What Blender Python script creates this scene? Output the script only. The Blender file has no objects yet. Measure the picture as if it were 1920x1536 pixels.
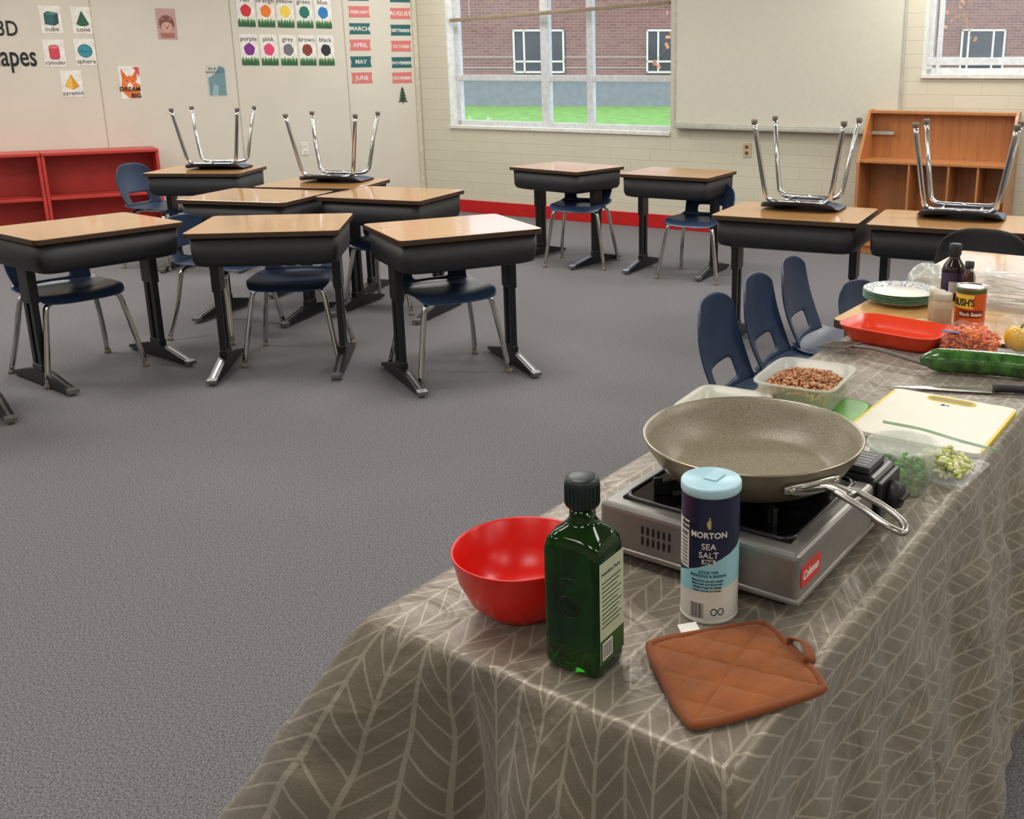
import bpy, bmesh, math, random
from mathutils import Matrix, Vector, noise
random.seed(7)
SC=bpy.context.scene
COL=SC.collection
R=math.radians
# ------------------------------------------------------------------ materials
def lin(c):
    c=c/255.
    return c/12.92 if c<=.04045 else ((c+.055)/1.055)**2.4
def rgb(c): return (lin(c[0]),lin(c[1]),lin(c[2]),1)
_M={}
def M(name,col,rough=.5,metal=0,noise_=.06,ns=25,bump=0,bs=120,alpha=1,trans=0,coat=0,emit=0,sheen=0,ior=None):
    if name in _M: return _M[name]
    m=bpy.data.materials.new(name);m.use_nodes=True
    nt=m.node_tree;N=nt.nodes;L=nt.links
    p=N['Principled BSDF']
    p.inputs['Roughness'].default_value=rough
    p.inputs['Metallic'].default_value=metal
    p.inputs['Alpha'].default_value=alpha
    p.inputs['Transmission Weight'].default_value=trans
    p.inputs['Coat Weight'].default_value=coat
    p.inputs['Sheen Weight'].default_value=sheen
    if ior: p.inputs['IOR'].default_value=ior
    tc=N.new('ShaderNodeTexCoord')
    c=rgb(col)
    if noise_>0:
        n=N.new('ShaderNodeTexNoise');n.inputs['Scale'].default_value=ns;n.inputs['Detail'].default_value=3
        L.new(tc.outputs['Object'],n.inputs['Vector'])
        r=N.new('ShaderNodeValToRGB')
        a=1-noise_*2;b=1+noise_*2
        r.color_ramp.elements[0].position=.3;r.color_ramp.elements[1].position=.7
        r.color_ramp.elements[0].color=(c[0]*a,c[1]*a,c[2]*a,1)
        r.color_ramp.elements[1].color=(min(1,c[0]*b),min(1,c[1]*b),min(1,c[2]*b),1)
        L.new(n.outputs['Fac'],r.inputs['Fac']);L.new(r.outputs['Color'],p.inputs['Base Color'])
    else: p.inputs['Base Color'].default_value=c
    if bump>0:
        n2=N.new('ShaderNodeTexNoise');n2.inputs['Scale'].default_value=bs;n2.inputs['Detail'].default_value=2
        L.new(tc.outputs['Object'],n2.inputs['Vector'])
        bp=N.new('ShaderNodeBump');bp.inputs['Strength'].default_value=bump;bp.inputs['Distance'].default_value=.01
        L.new(n2.outputs['Fac'],bp.inputs['Height']);L.new(bp.outputs['Normal'],p.inputs['Normal'])
    if emit>0:
        p.inputs['Emission Color'].default_value=c;p.inputs['Emission Strength'].default_value=emit
    _M[name]=m
    return m
def nodes(m): return m.node_tree.nodes,m.node_tree.links,m.node_tree.nodes['Principled BSDF']
def math_(N,L,op,a,b=None,c=None):
    n=N.new('ShaderNodeMath');n.operation=op
    for i,x in enumerate((a,b,c)):
        if x is None: continue
        if isinstance(x,(int,float)): n.inputs[i].default_value=x
        else: L.new(x,n.inputs[i])
    return n.outputs[0]
def mixc(N,L,f,a,b):
    n=N.new('ShaderNodeMix');n.data_type='RGBA'
    if isinstance(f,(int,float)): n.inputs[0].default_value=f
    else: L.new(f,n.inputs[0])
    for i,x in ((6,a),(7,b)):
        if isinstance(x,tuple): n.inputs[i].default_value=x
        else: L.new(x,n.inputs[i])
    return n.outputs[2]
def wood(name,c1,c2,rough=.28,axis=0,scale=3):
    if name in _M: return _M[name]
    m=M(name,c1,rough,0,0,coat=.45);N,L,p=nodes(m)
    p.inputs['Coat Roughness'].default_value=.08
    tc=N.new('ShaderNodeTexCoord');mp=N.new('ShaderNodeMapping')
    s=[18,18,18];s[axis]=1.2;mp.inputs['Scale'].default_value=[k*scale/3 for k in s]
    L.new(tc.outputs['Object'],mp.inputs['Vector'])
    n=N.new('ShaderNodeTexNoise');n.inputs['Scale'].default_value=2.2;n.inputs['Detail'].default_value=6;n.inputs['Distortion'].default_value=.4
    L.new(mp.outputs[0],n.inputs['Vector'])
    r=N.new('ShaderNodeValToRGB');r.color_ramp.elements[0].position=.3;r.color_ramp.elements[1].position=.72
    r.color_ramp.elements[0].color=rgb(c2);r.color_ramp.elements[1].color=rgb(c1)
    L.new(n.outputs['Fac'],r.inputs['Fac']);L.new(r.outputs['Color'],p.inputs['Base Color'])
    return m
OAK=wood('oak_laminate',(202,154,98),(178,130,78),.2)
OAKT=wood('oak_table',(222,178,112),(200,150,88),.3)
BOOKW=wood('birch_plywood',(190,128,72),(170,108,58),.5,axis=2)
EDGE=M('dark_edge_band',(64,46,32),.4)
BLK=M('black_plastic',(24,24,27),.5,bump=.12,bs=300)
BLKM=M('black_enamel',(18,18,20),.35)
BLKG=M('black_gloss',(8,8,9),.08,noise_=0)
NAVY=M('navy_plastic',(40,56,82),.34,bump=.05,bs=250)
CHROME=M('chrome',(205,205,205),.1,1,0)
STEEL=M('brushed_steel',(180,176,168),.26,1,.04,60)
GREYT=M('worn_metal',(140,140,140),.3,.9)
RUB=M('glide_rubber',(120,110,100),.6)
WHITE=M('white_card',(232,229,220),.55)
BLACK=M('black_ink',(18,18,20),.6,noise_=0)
REDP=M('red_melamine',(216,24,16),.28,noise_=.02)
ORANGEP=M('coral_melamine',(226,62,26),.3,noise_=.02)
REDW=M('red_painted_wood',(188,58,50),.4,noise_=.05,ns=8)
REDB=M('red_vinyl_base',(186,24,24),.35)
CLEAR=M('clear_plastic',(235,240,238),.1,0,0,alpha=.18)
FROST=M('frosted_plastic',(226,226,214),.25,0,0,alpha=.42)
CUPM=M('cup_plastic',(214,222,208),.2,0,0,alpha=.34)
BAGM=M('bag_film',(240,242,240),.10,0,0,alpha=.20,bump=.6,bs=30)
BAGT=M('thin_bag_film',(240,242,240),.12,0,0,alpha=.07,bump=.6,bs=30)
TRIMW=M('window_aluminium',(200,203,204),.4)
SILLM=M('white_sill',(218,216,208),.45)
# ------------------------------------------------------------------ mesh helpers
class B:
    def __init__(s): s.v=[];s.f=[];s.m=[];s.sm=[]
    def add(s,vf,m=0,smooth=False,mat=None):
        vs,fs=vf;o=len(s.v)
        for v in vs:
            v=Vector(v)
            s.v.append(mat@v if mat else v)
        for i,f in enumerate(fs):
            s.f.append([o+k for k in f]);s.m.append(m[i] if isinstance(m,list) else m);s.sm.append(smooth)
        return s
    def mesh(s,name,mats):
        me=bpy.data.meshes.new(name);me.from_pydata([tuple(v) for v in s.v],[],s.f)
        for x in mats: me.materials.append(x)
        for i,p in enumerate(me.polygons): p.material_index=s.m[i];p.use_smooth=s.sm[i]
        me.update();return me
def link(name,me,parent=None,mat=None,label=None,cat=None,**kw):
    ob=bpy.data.objects.new(name,me);COL.objects.link(ob)
    if mat is not None: ob.matrix_world=mat if parent is None else ob.matrix_world
    if parent is not None:
        ob.parent=parent
        if mat is not None: ob.matrix_local=mat
    if label: ob['label']=label
    if cat: ob['category']=cat
    for k,v in kw.items(): ob[k]=v
    return ob
def part(name,b,mats,parent,mat=None,label=None):
    if not isinstance(mats,list): mats=[mats]
    return link(name,b.mesh(name,mats) if isinstance(b,B) else b,parent,mat,label)
def thing(name,label,cat,mat,b=None,mats=None,**kw):
    if b is not None:
        if not isinstance(mats,list): mats=[mats]
        me=b.mesh(name,mats) if isinstance(b,B) else b
        return link(name,me,None,mat,label,cat,**kw)
    e=link(name,None,None,mat,label,cat,**kw);e.empty_display_size=.05
    return e
def struct(name,b,mats,mat=None):
    if not isinstance(mats,list): mats=[mats]
    return link(name,b.mesh(name,mats),None,mat or Matrix(),None,None,kind='structure')
def T3(x,y,z): return Matrix.Translation((x,y,z))
def RZ(a): return Matrix.Rotation(R(a),4,'Z')
def RX(a): return Matrix.Rotation(R(a),4,'X')
def RY(a): return Matrix.Rotation(R(a),4,'Y')
def box(x0,x1,y0,y1,z0,z1):
    return ([(x0,y0,z0),(x1,y0,z0),(x1,y1,z0),(x0,y1,z0),(x0,y0,z1),(x1,y0,z1),(x1,y1,z1),(x0,y1,z1)],
            [(0,3,2,1),(4,5,6,7),(0,1,5,4),(1,2,6,5),(2,3,7,6),(3,0,4,7)])
def rbox(x0,x1,y0,y1,z0,z1,r=.004,seg=2):
    bm=bmesh.new();bmesh.ops.create_cube(bm,size=1)
    for v in bm.verts:
        v.co=Vector(((x0+x1)/2+v.co.x*(x1-x0),(y0+y1)/2+v.co.y*(y1-y0),(z0+z1)/2+v.co.z*(z1-z0)))
    bmesh.ops.bevel(bm,geom=bm.edges[:],offset=r,segments=seg,affect='EDGES',profile=.5)
    bm.verts.index_update()
    out=([tuple(v.co) for v in bm.verts],[[v.index for v in f.verts] for f in bm.faces]);bm.free();return out
def lathe(prof,seg=48,mi=None,cap0=True,cap1=True):
    vs=[];fs=[];ms=[]
    n=len(prof)
    for r,z in prof:
        for k in range(seg):
            a=2*math.pi*k/seg;vs.append((r*math.cos(a),r*math.sin(a),z))
    for i in range(n-1):
        for k in range(seg):
            k2=(k+1)%seg
            fs.append((i*seg+k,i*seg+k2,(i+1)*seg+k2,(i+1)*seg+k));ms.append(mi[i] if mi else 0)
    if cap0: fs.append(tuple(range(seg))[::-1]);ms.append(mi[0] if mi else 0)
    if cap1: fs.append(tuple((n-1)*seg+k for k in range(seg)));ms.append(mi[-1] if mi else 0)
    return (vs,fs),ms
def lat(b,prof,seg=48,mi=None,m=0,mat=None,smooth=True,cap0=True,cap1=True):
    vf,ms=lathe(prof,seg,mi,cap0,cap1)
    b.add(vf,ms if mi else m,smooth,mat);return b
def cr(pts,n=8,closed=False):
    P=[Vector(p) for p in pts];out=[];c=len(P)
    rng=range(c) if closed else range(c-1)
    for i in rng:
        p0=P[(i-1)%c] if closed or i>0 else P[0]*2-P[1]
        p1=P[i];p2=P[(i+1)%c]
        p3=P[(i+2)%c] if closed or i+2<c else P[-1]*2-P[-2]
        for k in range(n):
            t=k/n
            out.append(.5*((2*p1)+(p2-p0)*t+(2*p0-5*p1+4*p2-p3)*t*t+(3*p1-p0-3*p2+p3)*t**3))
    if not closed: out.append(P[-1])
    return out
def tube(pts,r,seg=10,closed=False,ry=None):
    P=[Vector(p) for p in pts];n=len(P);vs=[];fs=[]
    if ry is None: ry=r
    rr=r if isinstance(r,list) else [r]*n
    ryy=ry if isinstance(ry,list) else [ry]*n
    up=None
    for i in range(n):
        if closed: t=(P[(i+1)%n]-P[i-1])
        else: t=(P[min(i+1,n-1)]-P[max(i-1,0)])
        t.normalize()
        if up is None:
            up=Vector((0,0,1)) if abs(t.z)<.9 else Vector((0,1,0))
        x=t.cross(up)
        if x.length<1e-5: x=Vector((1,0,0))
        x.normalize();u=x.cross(t).normalized();up=u
        for k in range(seg):
            a=2*math.pi*k/seg
            vs.append(P[i]+x*math.cos(a)*rr[i]+u*math.sin(a)*ryy[i])
    for i in range(n if closed else n-1):
        j=(i+1)%n
        for k in range(seg):
            k2=(k+1)%seg;fs.append((i*seg+k,i*seg+k2,j*seg+k2,j*seg+k))
    if not closed:
        fs.append(tuple(range(seg))[::-1]);fs.append(tuple((n-1)*seg+k for k in range(seg)))
    return vs,fs
def rring(a,b,z,e=4,seg=40,cx=0,cy=0):
    o=[]
    for k in range(seg):
        t=2*math.pi*(k+.5)/seg;c=math.cos(t);s=math.sin(t)
        o.append((cx+a*math.copysign(abs(c)**(2/e),c),cy+b*math.copysign(abs(s)**(2/e),s),z))
    return o
def loft(rings,cap0=True,cap1=True):
    seg=len(rings[0]);vs=[p for r in rings for p in r];fs=[]
    for i in range(len(rings)-1):
        for k in range(seg):
            k2=(k+1)%seg;fs.append((i*seg+k,i*seg+k2,(i+1)*seg+k2,(i+1)*seg+k))
    if cap0: fs.append(tuple(range(seg))[::-1])
    if cap1: fs.append(tuple((len(rings)-1)*seg+k for k in range(seg)))
    return vs,fs
def cmesh(splines,thick,bev=0):
    cu=bpy.data.curves.new('tmpc','CURVE');cu.dimensions='2D';cu.fill_mode='BOTH'
    cu.extrude=max(0,thick/2-bev);cu.bevel_depth=bev;cu.bevel_resolution=1
    for pts in splines:
        sp=cu.splines.new('POLY');sp.points.add(len(pts)-1)
        for i,p in enumerate(pts): sp.points[i].co=(p[0],p[1],0,1)
        sp.use_cyclic_u=True
    ob=bpy.data.objects.new('tmpo',cu);COL.objects.link(ob)
    dg=bpy.context.evaluated_depsgraph_get()
    me=bpy.data.meshes.new_from_object(ob.evaluated_get(dg))
    out=([tuple(v.co) for v in me.vertices],[tuple(p.vertices) for p in me.polygons])
    bpy.data.objects.remove(ob);bpy.data.curves.remove(cu);bpy.data.meshes.remove(me)
    return out
def tmesh(body,size,ext=.0004,align='CENTER',shear=0,bold=0,sx=1):
    cu=bpy.data.curves.new('tmpt','FONT');cu.body=body;cu.size=size;cu.extrude=ext;cu.align_x=align
    cu.shear=shear;cu.offset=bold;cu.resolution_u=3
    ob=bpy.data.objects.new('tmpo',cu);COL.objects.link(ob)
    dg=bpy.context.evaluated_depsgraph_get()
    me=bpy.data.meshes.new_from_object(ob.evaluated_get(dg))
    out=([(v.co.x*sx,-v.co.z,v.co.y) for v in me.vertices],[tuple(p.vertices) for p in me.polygons])
    bpy.data.objects.remove(ob);bpy.data.curves.remove(cu);bpy.data.meshes.remove(me)
    return out
def rrect(x0,x1,y0,y1,r,n=5):
    o=[]
    for cx,cy,a0 in ((x1-r,y1-r,0),(x0+r,y1-r,90),(x0+r,y0+r,180),(x1-r,y0+r,270)):
        for k in range(n+1):
            a=R(a0+90*k/n);o.append((cx+r*math.cos(a),cy+r*math.sin(a)))
    return o
def flat(pts,y=0):
    return [(p[0],y,p[1]) for p in pts],[tuple(range(len(pts)))]
def circ(cx,cz,r,n=28,rz=None):
    rz=rz or r
    return [(cx+r*math.cos(2*math.pi*k/n),cz+rz*math.sin(2*math.pi*k/n)) for k in range(n)]
def lumps(n,fn,size,nm=3,b=None,flatz=.7):
    b=b or B()
    for i in range(n):
        c=fn();bm=bmesh.new();bmesh.ops.create_icosphere(bm,subdivisions=1,radius=1)
        s=size*random.uniform(.6,1.3)
        for v in bm.verts: v.co*=random.uniform(.7,1.2)
        vs=[tuple(v.co) for v in bm.verts];fs=[[v.index for v in f.verts] for f in bm.faces];bm.free()
        mt=T3(*c)@Matrix.Rotation(random.uniform(0,6),4,Vector((random.random(),random.random(),random.random()+.1)))@Matrix.Diagonal((s*random.uniform(.7,1.6),s,s*flatz,1))
        b.add((vs,fs),random.randrange(nm),True,mt)
    return b
# ------------------------------------------------------------------ room
CORN=T3(-2.2,10.16,0)
LWF=CORN@RZ(33)      # local x = -s along partition wall, -y into room
BWF=CORN@RZ(-28.3)   # local x = s along block wall, -y into room
wallm=M('painted_block',(204,198,176),.5,0,0);N,L,p=nodes(wallm)
tc=N.new('ShaderNodeTexCoord');sp=N.new('ShaderNodeSeparateXYZ');cb=N.new('ShaderNodeCombineXYZ')
L.new(tc.outputs['Object'],sp.inputs[0]);L.new(sp.outputs[0],cb.inputs[0]);L.new(sp.outputs[2],cb.inputs[1])
br=N.new('ShaderNodeTexBrick');L.new(cb.outputs[0],br.inputs['Vector'])
br.inputs['Scale'].default_value=1;br.inputs['Brick Width'].default_value=.4;br.inputs['Row Height'].default_value=.1
br.inputs['Mortar Size'].default_value=.004;br.inputs['Mortar Smooth'].default_value=.8
br.inputs['Color1'].default_value=rgb((206,201,181));br.inputs['Color2'].default_value=rgb((203,198,178));br.inputs['Mortar'].default_value=rgb((194,188,167))
L.new(br.outputs['Color'],p.inputs['Base Color'])
bp=N.new('ShaderNodeBump');bp.inputs['Strength'].default_value=.4;bp.inputs['Distance'].default_value=.003;bp.invert=True
L.new(br.outputs['Fac'],bp.inputs['Height']);L.new(bp.outputs[0],p.inputs['Normal'])
panelm=M('partition_panel',(211,205,190),.55,noise_=.015,ns=3)
ceilm=M('ceiling_tile',(222,220,214),.8,noise_=.02)
carpet=M('grey_carpet',(100,98,100),.95,0,0);N,L,p=nodes(carpet)
tc=N.new('ShaderNodeTexCoord')
n1=N.new('ShaderNodeTexNoise');n1.inputs['Scale'].default_value=210;n1.inputs['Detail'].default_value=4;n1.inputs['Roughness'].default_value=.75;L.new(tc.outputs['Object'],n1.inputs['Vector'])
n2=N.new('ShaderNodeTexNoise');n2.inputs['Scale'].default_value=1.3;n2.inputs['Detail'].default_value=2;L.new(tc.outputs['Object'],n2.inputs['Vector'])
r=N.new('ShaderNodeValToRGB');r.color_ramp.elements[0].position=.34;r.color_ramp.elements[1].position=.66
r.color_ramp.elements[0].color=rgb((48,48,50));r.color_ramp.elements[1].color=rgb((150,148,150))
L.new(n1.outputs['Fac'],r.inputs['Fac'])
mm=mixc(N,L,math_(N,L,'MULTIPLY',n2.outputs['Fac'],.2),r.outputs['Color'],rgb((98,96,97)))
L.new(mm,p.inputs['Base Color'])
bp=N.new('ShaderNodeBump');bp.inputs['Strength'].default_value=.45;bp.inputs['Distance'].default_value=.003
L.new(n1.outputs['Fac'],bp.inputs['Height']);L.new(bp.outputs[0],p.inputs['Normal'])
p.inputs['Specular IOR Level'].default_value=.15
def W2(frame,x): v=frame@Vector((x,0,0));return v.x,v.y
c0=(-2.2,10.16);cl=W2(LWF,-9);cb2=W2(BWF,9)
poly=[c0,cl,(cl[0],-3),(cb2[0],-3),cb2]
def slab(z0,z1):
    n=len(poly);vs=[(x,y,z0) for x,y in poly]+[(x,y,z1) for x,y in poly]
    fs=[tuple(range(n)),tuple(range(n,2*n))[::-1]]+[(i,n+i,n+(i+1)%n,(i+1)%n) for i in range(n)]
    return vs,[f[::-1] for f in fs]
struct('floor',B().add(slab(-.1,0)),carpet)
struct('ceiling',B().add(slab(2.75,2.85)),ceilm)
b=B();H_=2.75
for x0,x1,z0,z1 in ((0,.36,0,H_),(.36,2.80,0,.85),(.36,2.80,2.45,H_),(2.80,4.95,0,H_),(4.95,7.4,0,1.35),(4.95,7.4,2.45,H_),(7.4,9.05,0,H_)):
    b.add(box(x0,x1,0,.22,z0,z1))
struct('wall_back',b,wallm,BWF)
struct('wall_left',B().add(box(-9.05,0,0,.2,0,H_)),panelm,LWF)
b=B().add(box(cl[0]-.2,cl[0],-3,cl[1],0,H_));struct('wall_side',b,panelm)
b=B().add(box(cb2[0],cb2[0]+.2,-3,cb2[1],0,H_));struct('wall_right',b,wallm)
b=B().add(box(cl[0]-.2,cb2[0]+.2,-3.2,-3,0,H_));struct('wall_front',b,panelm)
struct('baseboard_back',B().add(rbox(.0,9,-.012,-.001,0,.125,.003)),REDB,BWF)
SEAM=M('panel_seam',(176,168,148),.6)
b=B()
for s in (.72,1.73,2.83,3.9): b.add(box(-s-.0035,-s+.0035,-.003,-.0005,0,H_))
struct('trim_1',b,SEAM,LWF)
struct('trim_2',B().add(rbox(-.05,-.004,-.02,-.001,0,H_,.004)),M('corner_strip',(200,193,172),.5),LWF)
GLASS=M('window_glass',(230,240,245),.02,0,0,alpha=.05)
def window(name,x0,x1,z0,z1,vs_,hz):
    b=B();y0,y1=.12,.18;f=.05
    b.add(rbox(x0,x0+f,y0,y1,z0,z1));b.add(rbox(x1-f,x1,y0,y1,z0,z1))
    b.add(rbox(x0,x1,y0,y1,z0,z0+f));b.add(rbox(x0,x1,y0,y1,z1-f,z1))
    for v,w in vs_: b.add(rbox(v-w/2,v+w/2,y0-.005,y1,z0,z1))
    for h in hz: b.add(rbox(x0,x1,y0-.004,y1-.005,h-.028,h+.028))
    b.add(rbox(x0-.0,x1,-.02,.12,z0-.025,z0+.006,.003),2)
    b.add(box(x0-.001,x0+.012,0.001,.12,z0,z1),2)
    b.add(box(x0+.02,x1-.02,.15,.153,z0+.02,z1-.02),1)
    struct(name,b,[TRIMW,GLASS,SILLM],BWF)
window('window_1',.36,2.80,.85,2.45,[(1.42,.09),(1.91,.06)],[1.31])
window('window_2',4.95,7.4,1.35,2.45,[(5.04,.03),(6.2,.07)],[1.45])
bl=thing('window_blind','partly lowered blind with slanted tan bottom rail',"blind",BWF@T3(0,.04,0))
b=B().add(rbox(-1.19,1.19,-.02,.02,-.016,.016,.005));part('bottom_rail',b,M('blind_rail',(140,122,100),.5),bl,T3(1.58,0,1.895)@RY(-2.3))
b=B()
for z in (2.16,2.19,2.22,2.25,2.28,2.31,2.34,2.37): b.add(rbox(.40,2.77,-.02,.02,z,z+.004,.0015))
b.add(rbox(.39,2.78,-.03,.03,2.40,2.445,.004))
part('slat_stack',b,M('blind_slat',(196,184,160),.5),bl)
for x in (.62,1.55,2.55): part('cord',B().add(tube([(x,0,1.83+.04*x),(x,0,2.4)],.0015,6)),WHITE,bl)
wb=thing('whiteboard','large cream whiteboard mounted on painted block wall','whiteboard',BWF@T3(3.83,-.001,.91))
part('writing_surface',B().add(rbox(-.97,.97,-.022,0,.03,1.30,.002)),M('board_surface',(206,203,188),.3,noise_=.01),wb)
b=B().add(rbox(-.985,.985,-.028,0,0,.03,.003)).add(rbox(-.985,-.965,-.028,0,.03,1.32,.003)).add(rbox(.965,.985,-.028,0,.03,1.32,.003)).add(rbox(-.985,.985,-.028,0,1.30,1.32,.003))
part('frame',b,M('alu_frame',(186,185,176),.4,.3),wb)
part('marker_tray',B().add(rbox(-.96,.96,-.085,-.02,-.012,.004,.003)).add(rbox(-.96,.96,-.09,-.082,-.012,.014,.002)),M('alu_frame',(196,194,184)),wb)
def outlet(frame,x,z,col,lab):
    o=thing('wall_outlet',lab,'outlet',frame@T3(x,-.001,z))
    part('cover_plate',B().add(rbox(-.038,.038,-.007,0,-.06,.06,.003)),M('plate'+str(col[0]),col,.4),o)
    for dz in (.025,-.025):
        b=B().add(rbox(-.016,.016,-.01,-.006,dz-.015,dz+.015,.003)).add(box(-.008,-.005,-.0105,-.0095,dz-.006,dz+.007),1).add(box(.005,.008,-.0105,-.0095,dz-.006,dz+.007),1)
        part('socket',b,[M('socket_red',(150,70,60),.4) if col[0]<215 else WHITE,BLACK],o)
outlet(BWF,3.53,.73,(190,180,148),'beige wall outlet on painted block wall')
outlet(LWF,-1.18,.66,(222,218,205),'cream wall outlet on partition wall')
# ------------------------------------------------------------------ outside
OUT=T3(0,0,0)
grass=M('lawn_grass',(104,156,56),.9,noise_=.18,ns=3,bump=.4,bs=40)
b=B().add(([(-60,11.5,-.05),(70,11.5,-.05),(70,90,-.05),(-60,90,-.05)],[(0,1,2,3)]))
thing('lawn','sunlit green lawn outside the classroom windows','lawn',OUT,b,grass,kind='stuff')
thing('footpath','pale concrete path crossing the lawn','path',T3(3.4,18.5,-.0),B().add(rbox(-3,30,-.35,.35,-.05,-.02,.01)),M('concrete',(186,176,152),.9))
brick=M('facade_brick',(150,104,92),.8,0,0);N,L,p=nodes(brick)
tc=N.new('ShaderNodeTexCoord');sp=N.new('ShaderNodeSeparateXYZ');cb=N.new('ShaderNodeCombineXYZ')
L.new(tc.outputs['Object'],sp.inputs[0]);L.new(sp.outputs[0],cb.inputs[0]);L.new(sp.outputs[2],cb.inputs[1])
br=N.new('ShaderNodeTexBrick');L.new(cb.outputs[0],br.inputs['Vector']);br.inputs['Scale'].default_value=1
br.inputs['Brick Width'].default_value=.3;br.inputs['Row Height'].default_value=.11;br.inputs['Mortar Size'].default_value=.009
br.inputs['Color1'].default_value=rgb((114,72,70));br.inputs['Color2'].default_value=rgb((134,90,86));br.inputs['Mortar'].default_value=rgb((150,122,120))
L.new(br.outputs['Color'],p.inputs['Base Color'])
stone=M('grey_block_base',(122,127,136),.85,noise_=.05,ns=4)
band=M('stone_band',(176,164,156),.8)
fac=thing('brick_building','long brick school building across the lawn','building',T3(0,40,0)@RZ(-1))
wins=[(-20,-18),(-12.4,-10.4),(-4.95,-2.95),(.25,2.3),(6,8),(12.4,14.1),(18,20),(26,28)]
b=B();b.add(box(-45,55,0,6,1.05,5.6));part('brick_wall',b,brick,fac)
part('block_base',B().add(box(-45,55,-.04,6,-.1,1.0)),stone,fac)
part('stone_ledge',B().add(box(-45,55,-.1,0,1.0,1.07)).add(box(-45,55,-.03,0,1.40,1.44)).add(box(-45,55,-.03,0,1.80,1.84)),band,fac)
DKG=M('dark_glass',(38,44,56),.08,noise_=.15,ns=.6)
for a,c in wins:
    w=part('window_unit',B().add(box(a,c,-.05,-.01,1.22,2.85)),DKG,fac)
    b=B();f=.07
    for q in (a,(a+c)/2-.6,(a+c)/2+.35,c-f): b.add(box(q,q+f,-.12,-.04,1.22,2.85))
    for q in (1.22,1.62,2.78): b.add(box(a,c,-.12,-.04,q,q+f))
    part('window_frame',b,SILLM,w)
tr=thing('young_tree','small autumn tree with thin branches and orange leaves','tree',T3(4.0,23,-.05))
b=B();LP=[]
b.add(tube(cr([(0,0,0),(.05,0,1),(0,.05,2.2),(.05,0,4)],4),[.09-.004*i for i in range(13)],8),0,True)
for i in range(46):
    z=random.uniform(1.5,3.6);a=random.uniform(0,6.28);l=random.uniform(1.8,4.4)
    p0=Vector((0,0,z));p1=p0+Vector((math.cos(a)*l*.5,math.sin(a)*l*.3,l*.38));p2=p0+Vector((math.cos(a)*l,math.sin(a)*l*.6,l*.18-.1))
    pts=cr([p0,p1,p2],5);b.add(tube(pts,[.028-.002*k for k in range(len(pts))],5),0,True)
    for k in range(3,len(pts)):
        for _ in range(3):
            q=pts[k]+Vector((random.uniform(-.6,.6),random.uniform(-.4,.4),random.uniform(-.6,.4)))
            b.add(tube([pts[k],q],.007,4));LP.append(q)
part('trunk_and_branches',b,M('bark',(120,96,84),.9),tr)
b=B()
for q in LP:
    for _ in range(4):
        o=q+Vector([random.uniform(-.25,.25) for _ in range(3)]);s=random.uniform(.04,.08)
        d=Vector([random.uniform(-1,1) for _ in range(3)]).normalized()*s;e=Vector([random.uniform(-1,1) for _ in range(3)]).normalized()*s
        b.add(([o-d,o+e,o+d,o-e],[(0,1,2,3)]))
lv=part('leaves',b,M('autumn_leaf',(206,136,100),.8),tr);lv['kind']='stuff'
b=B()
for i in range(90):
    a=random.uniform(0,6.28);l=random.uniform(.4,.75);o=random.uniform(.1,.45)
    b.add(tube(cr([(0,0,0),(math.cos(a)*o*.4,math.sin(a)*o*.4,l*.6),(math.cos(a)*o,math.sin(a)*o,l)],3),.006,4))
thing('ornamental_grass','pale dry ornamental grass clump on lawn','plant',T3(-2.45,15.5,-.05),b,M('dry_grass',(214,204,176),.8),kind='stuff')
# ------------------------------------------------------------------ wall prints
def ink(c): return M('print_%02x%02x%02x'%c,c,.55,noise_=.02)
def card(name,lab,x,z,w,h,frame=LWF,mat=None,cat='poster',group=None,rad=0):
    kw={'group':group} if group else {}
    e=thing(name,lab,cat,frame@T3(x,-.001,z),**kw)
    vs,fs=cmesh([rrect(-w/2,w/2,-h/2,h/2,rad or .002)],.0015)
    me=([(v[0],v[2]-.001,v[1]) for v in vs],fs)
    part('paper',B().add(me),mat or WHITE,e)
    return e
def art(e,polys,name='drawing',y=-.0025):
    b=B();ms=[]
    for i,(pts,c) in enumerate(polys):
        m=ink(c)
        if m not in ms: ms.append(m)
        b.add(flat(pts,y-.0002*i),ms.index(m))
    return part(name,b,ms,e)
def letters(e,body,size,x,z,c=None,align='CENTER',y=-.003,name='lettering',bold=0,sx=1):
    return part(name,B().add(tmesh(body,size,.0004,align,0,bold,sx)),c or BLACK,e,T3(x,y,z))
g='shape cards on the partition wall'
D=(20,30,34)
def outl(pts,c,k=1.06):
    cx=sum(p[0] for p in pts)/len(pts);cz=sum(p[1] for p in pts)/len(pts)
    return [([(cx+(p[0]-cx)*k,cz+(p[1]-cz)*k) for p in pts],D),(pts,c)]
CW,CH=.152,.215
def shapecard(word,s,z,polys,lab):
    e=card('shape_card',lab,-s,z,CW,CH,group=g)
    art(e,polys);letters(e,word,.052 if len(word)<7 else .046,0,-.09)
shapecard('cube',3.125,1.785,outl([(-.045,-.035),(.02,-.045),(.05,-.025),(.05,.05),(-.02,.062),(-.045,.045)],(40,92,94))+[([(-.043,.043),(.022,.035),(.048,.05),(-.018,.06)],(70,130,128)),([(.022,.033),(.048,.048),(.048,-.024),(.022,-.043)],(26,66,70))],'white card with teal cube drawing')
shapecard('cone',2.90,1.785,outl([(-.045,-.03),(-.02,-.045),(.02,-.045),(.045,-.03),(0,.07)],(30,92,58)),'white card with green cone drawing')
shapecard('cylinder',3.135,1.52,outl([(-.035,-.035),(-.02,-.047),(.02,-.047),(.035,-.035),(.035,.05),(.02,.062),(-.02,.062),(-.035,.05)],(206,62,84))+[(circ(0,.048,.034,24,.013),(226,112,124))],'white card with pink cylinder drawing')
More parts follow.
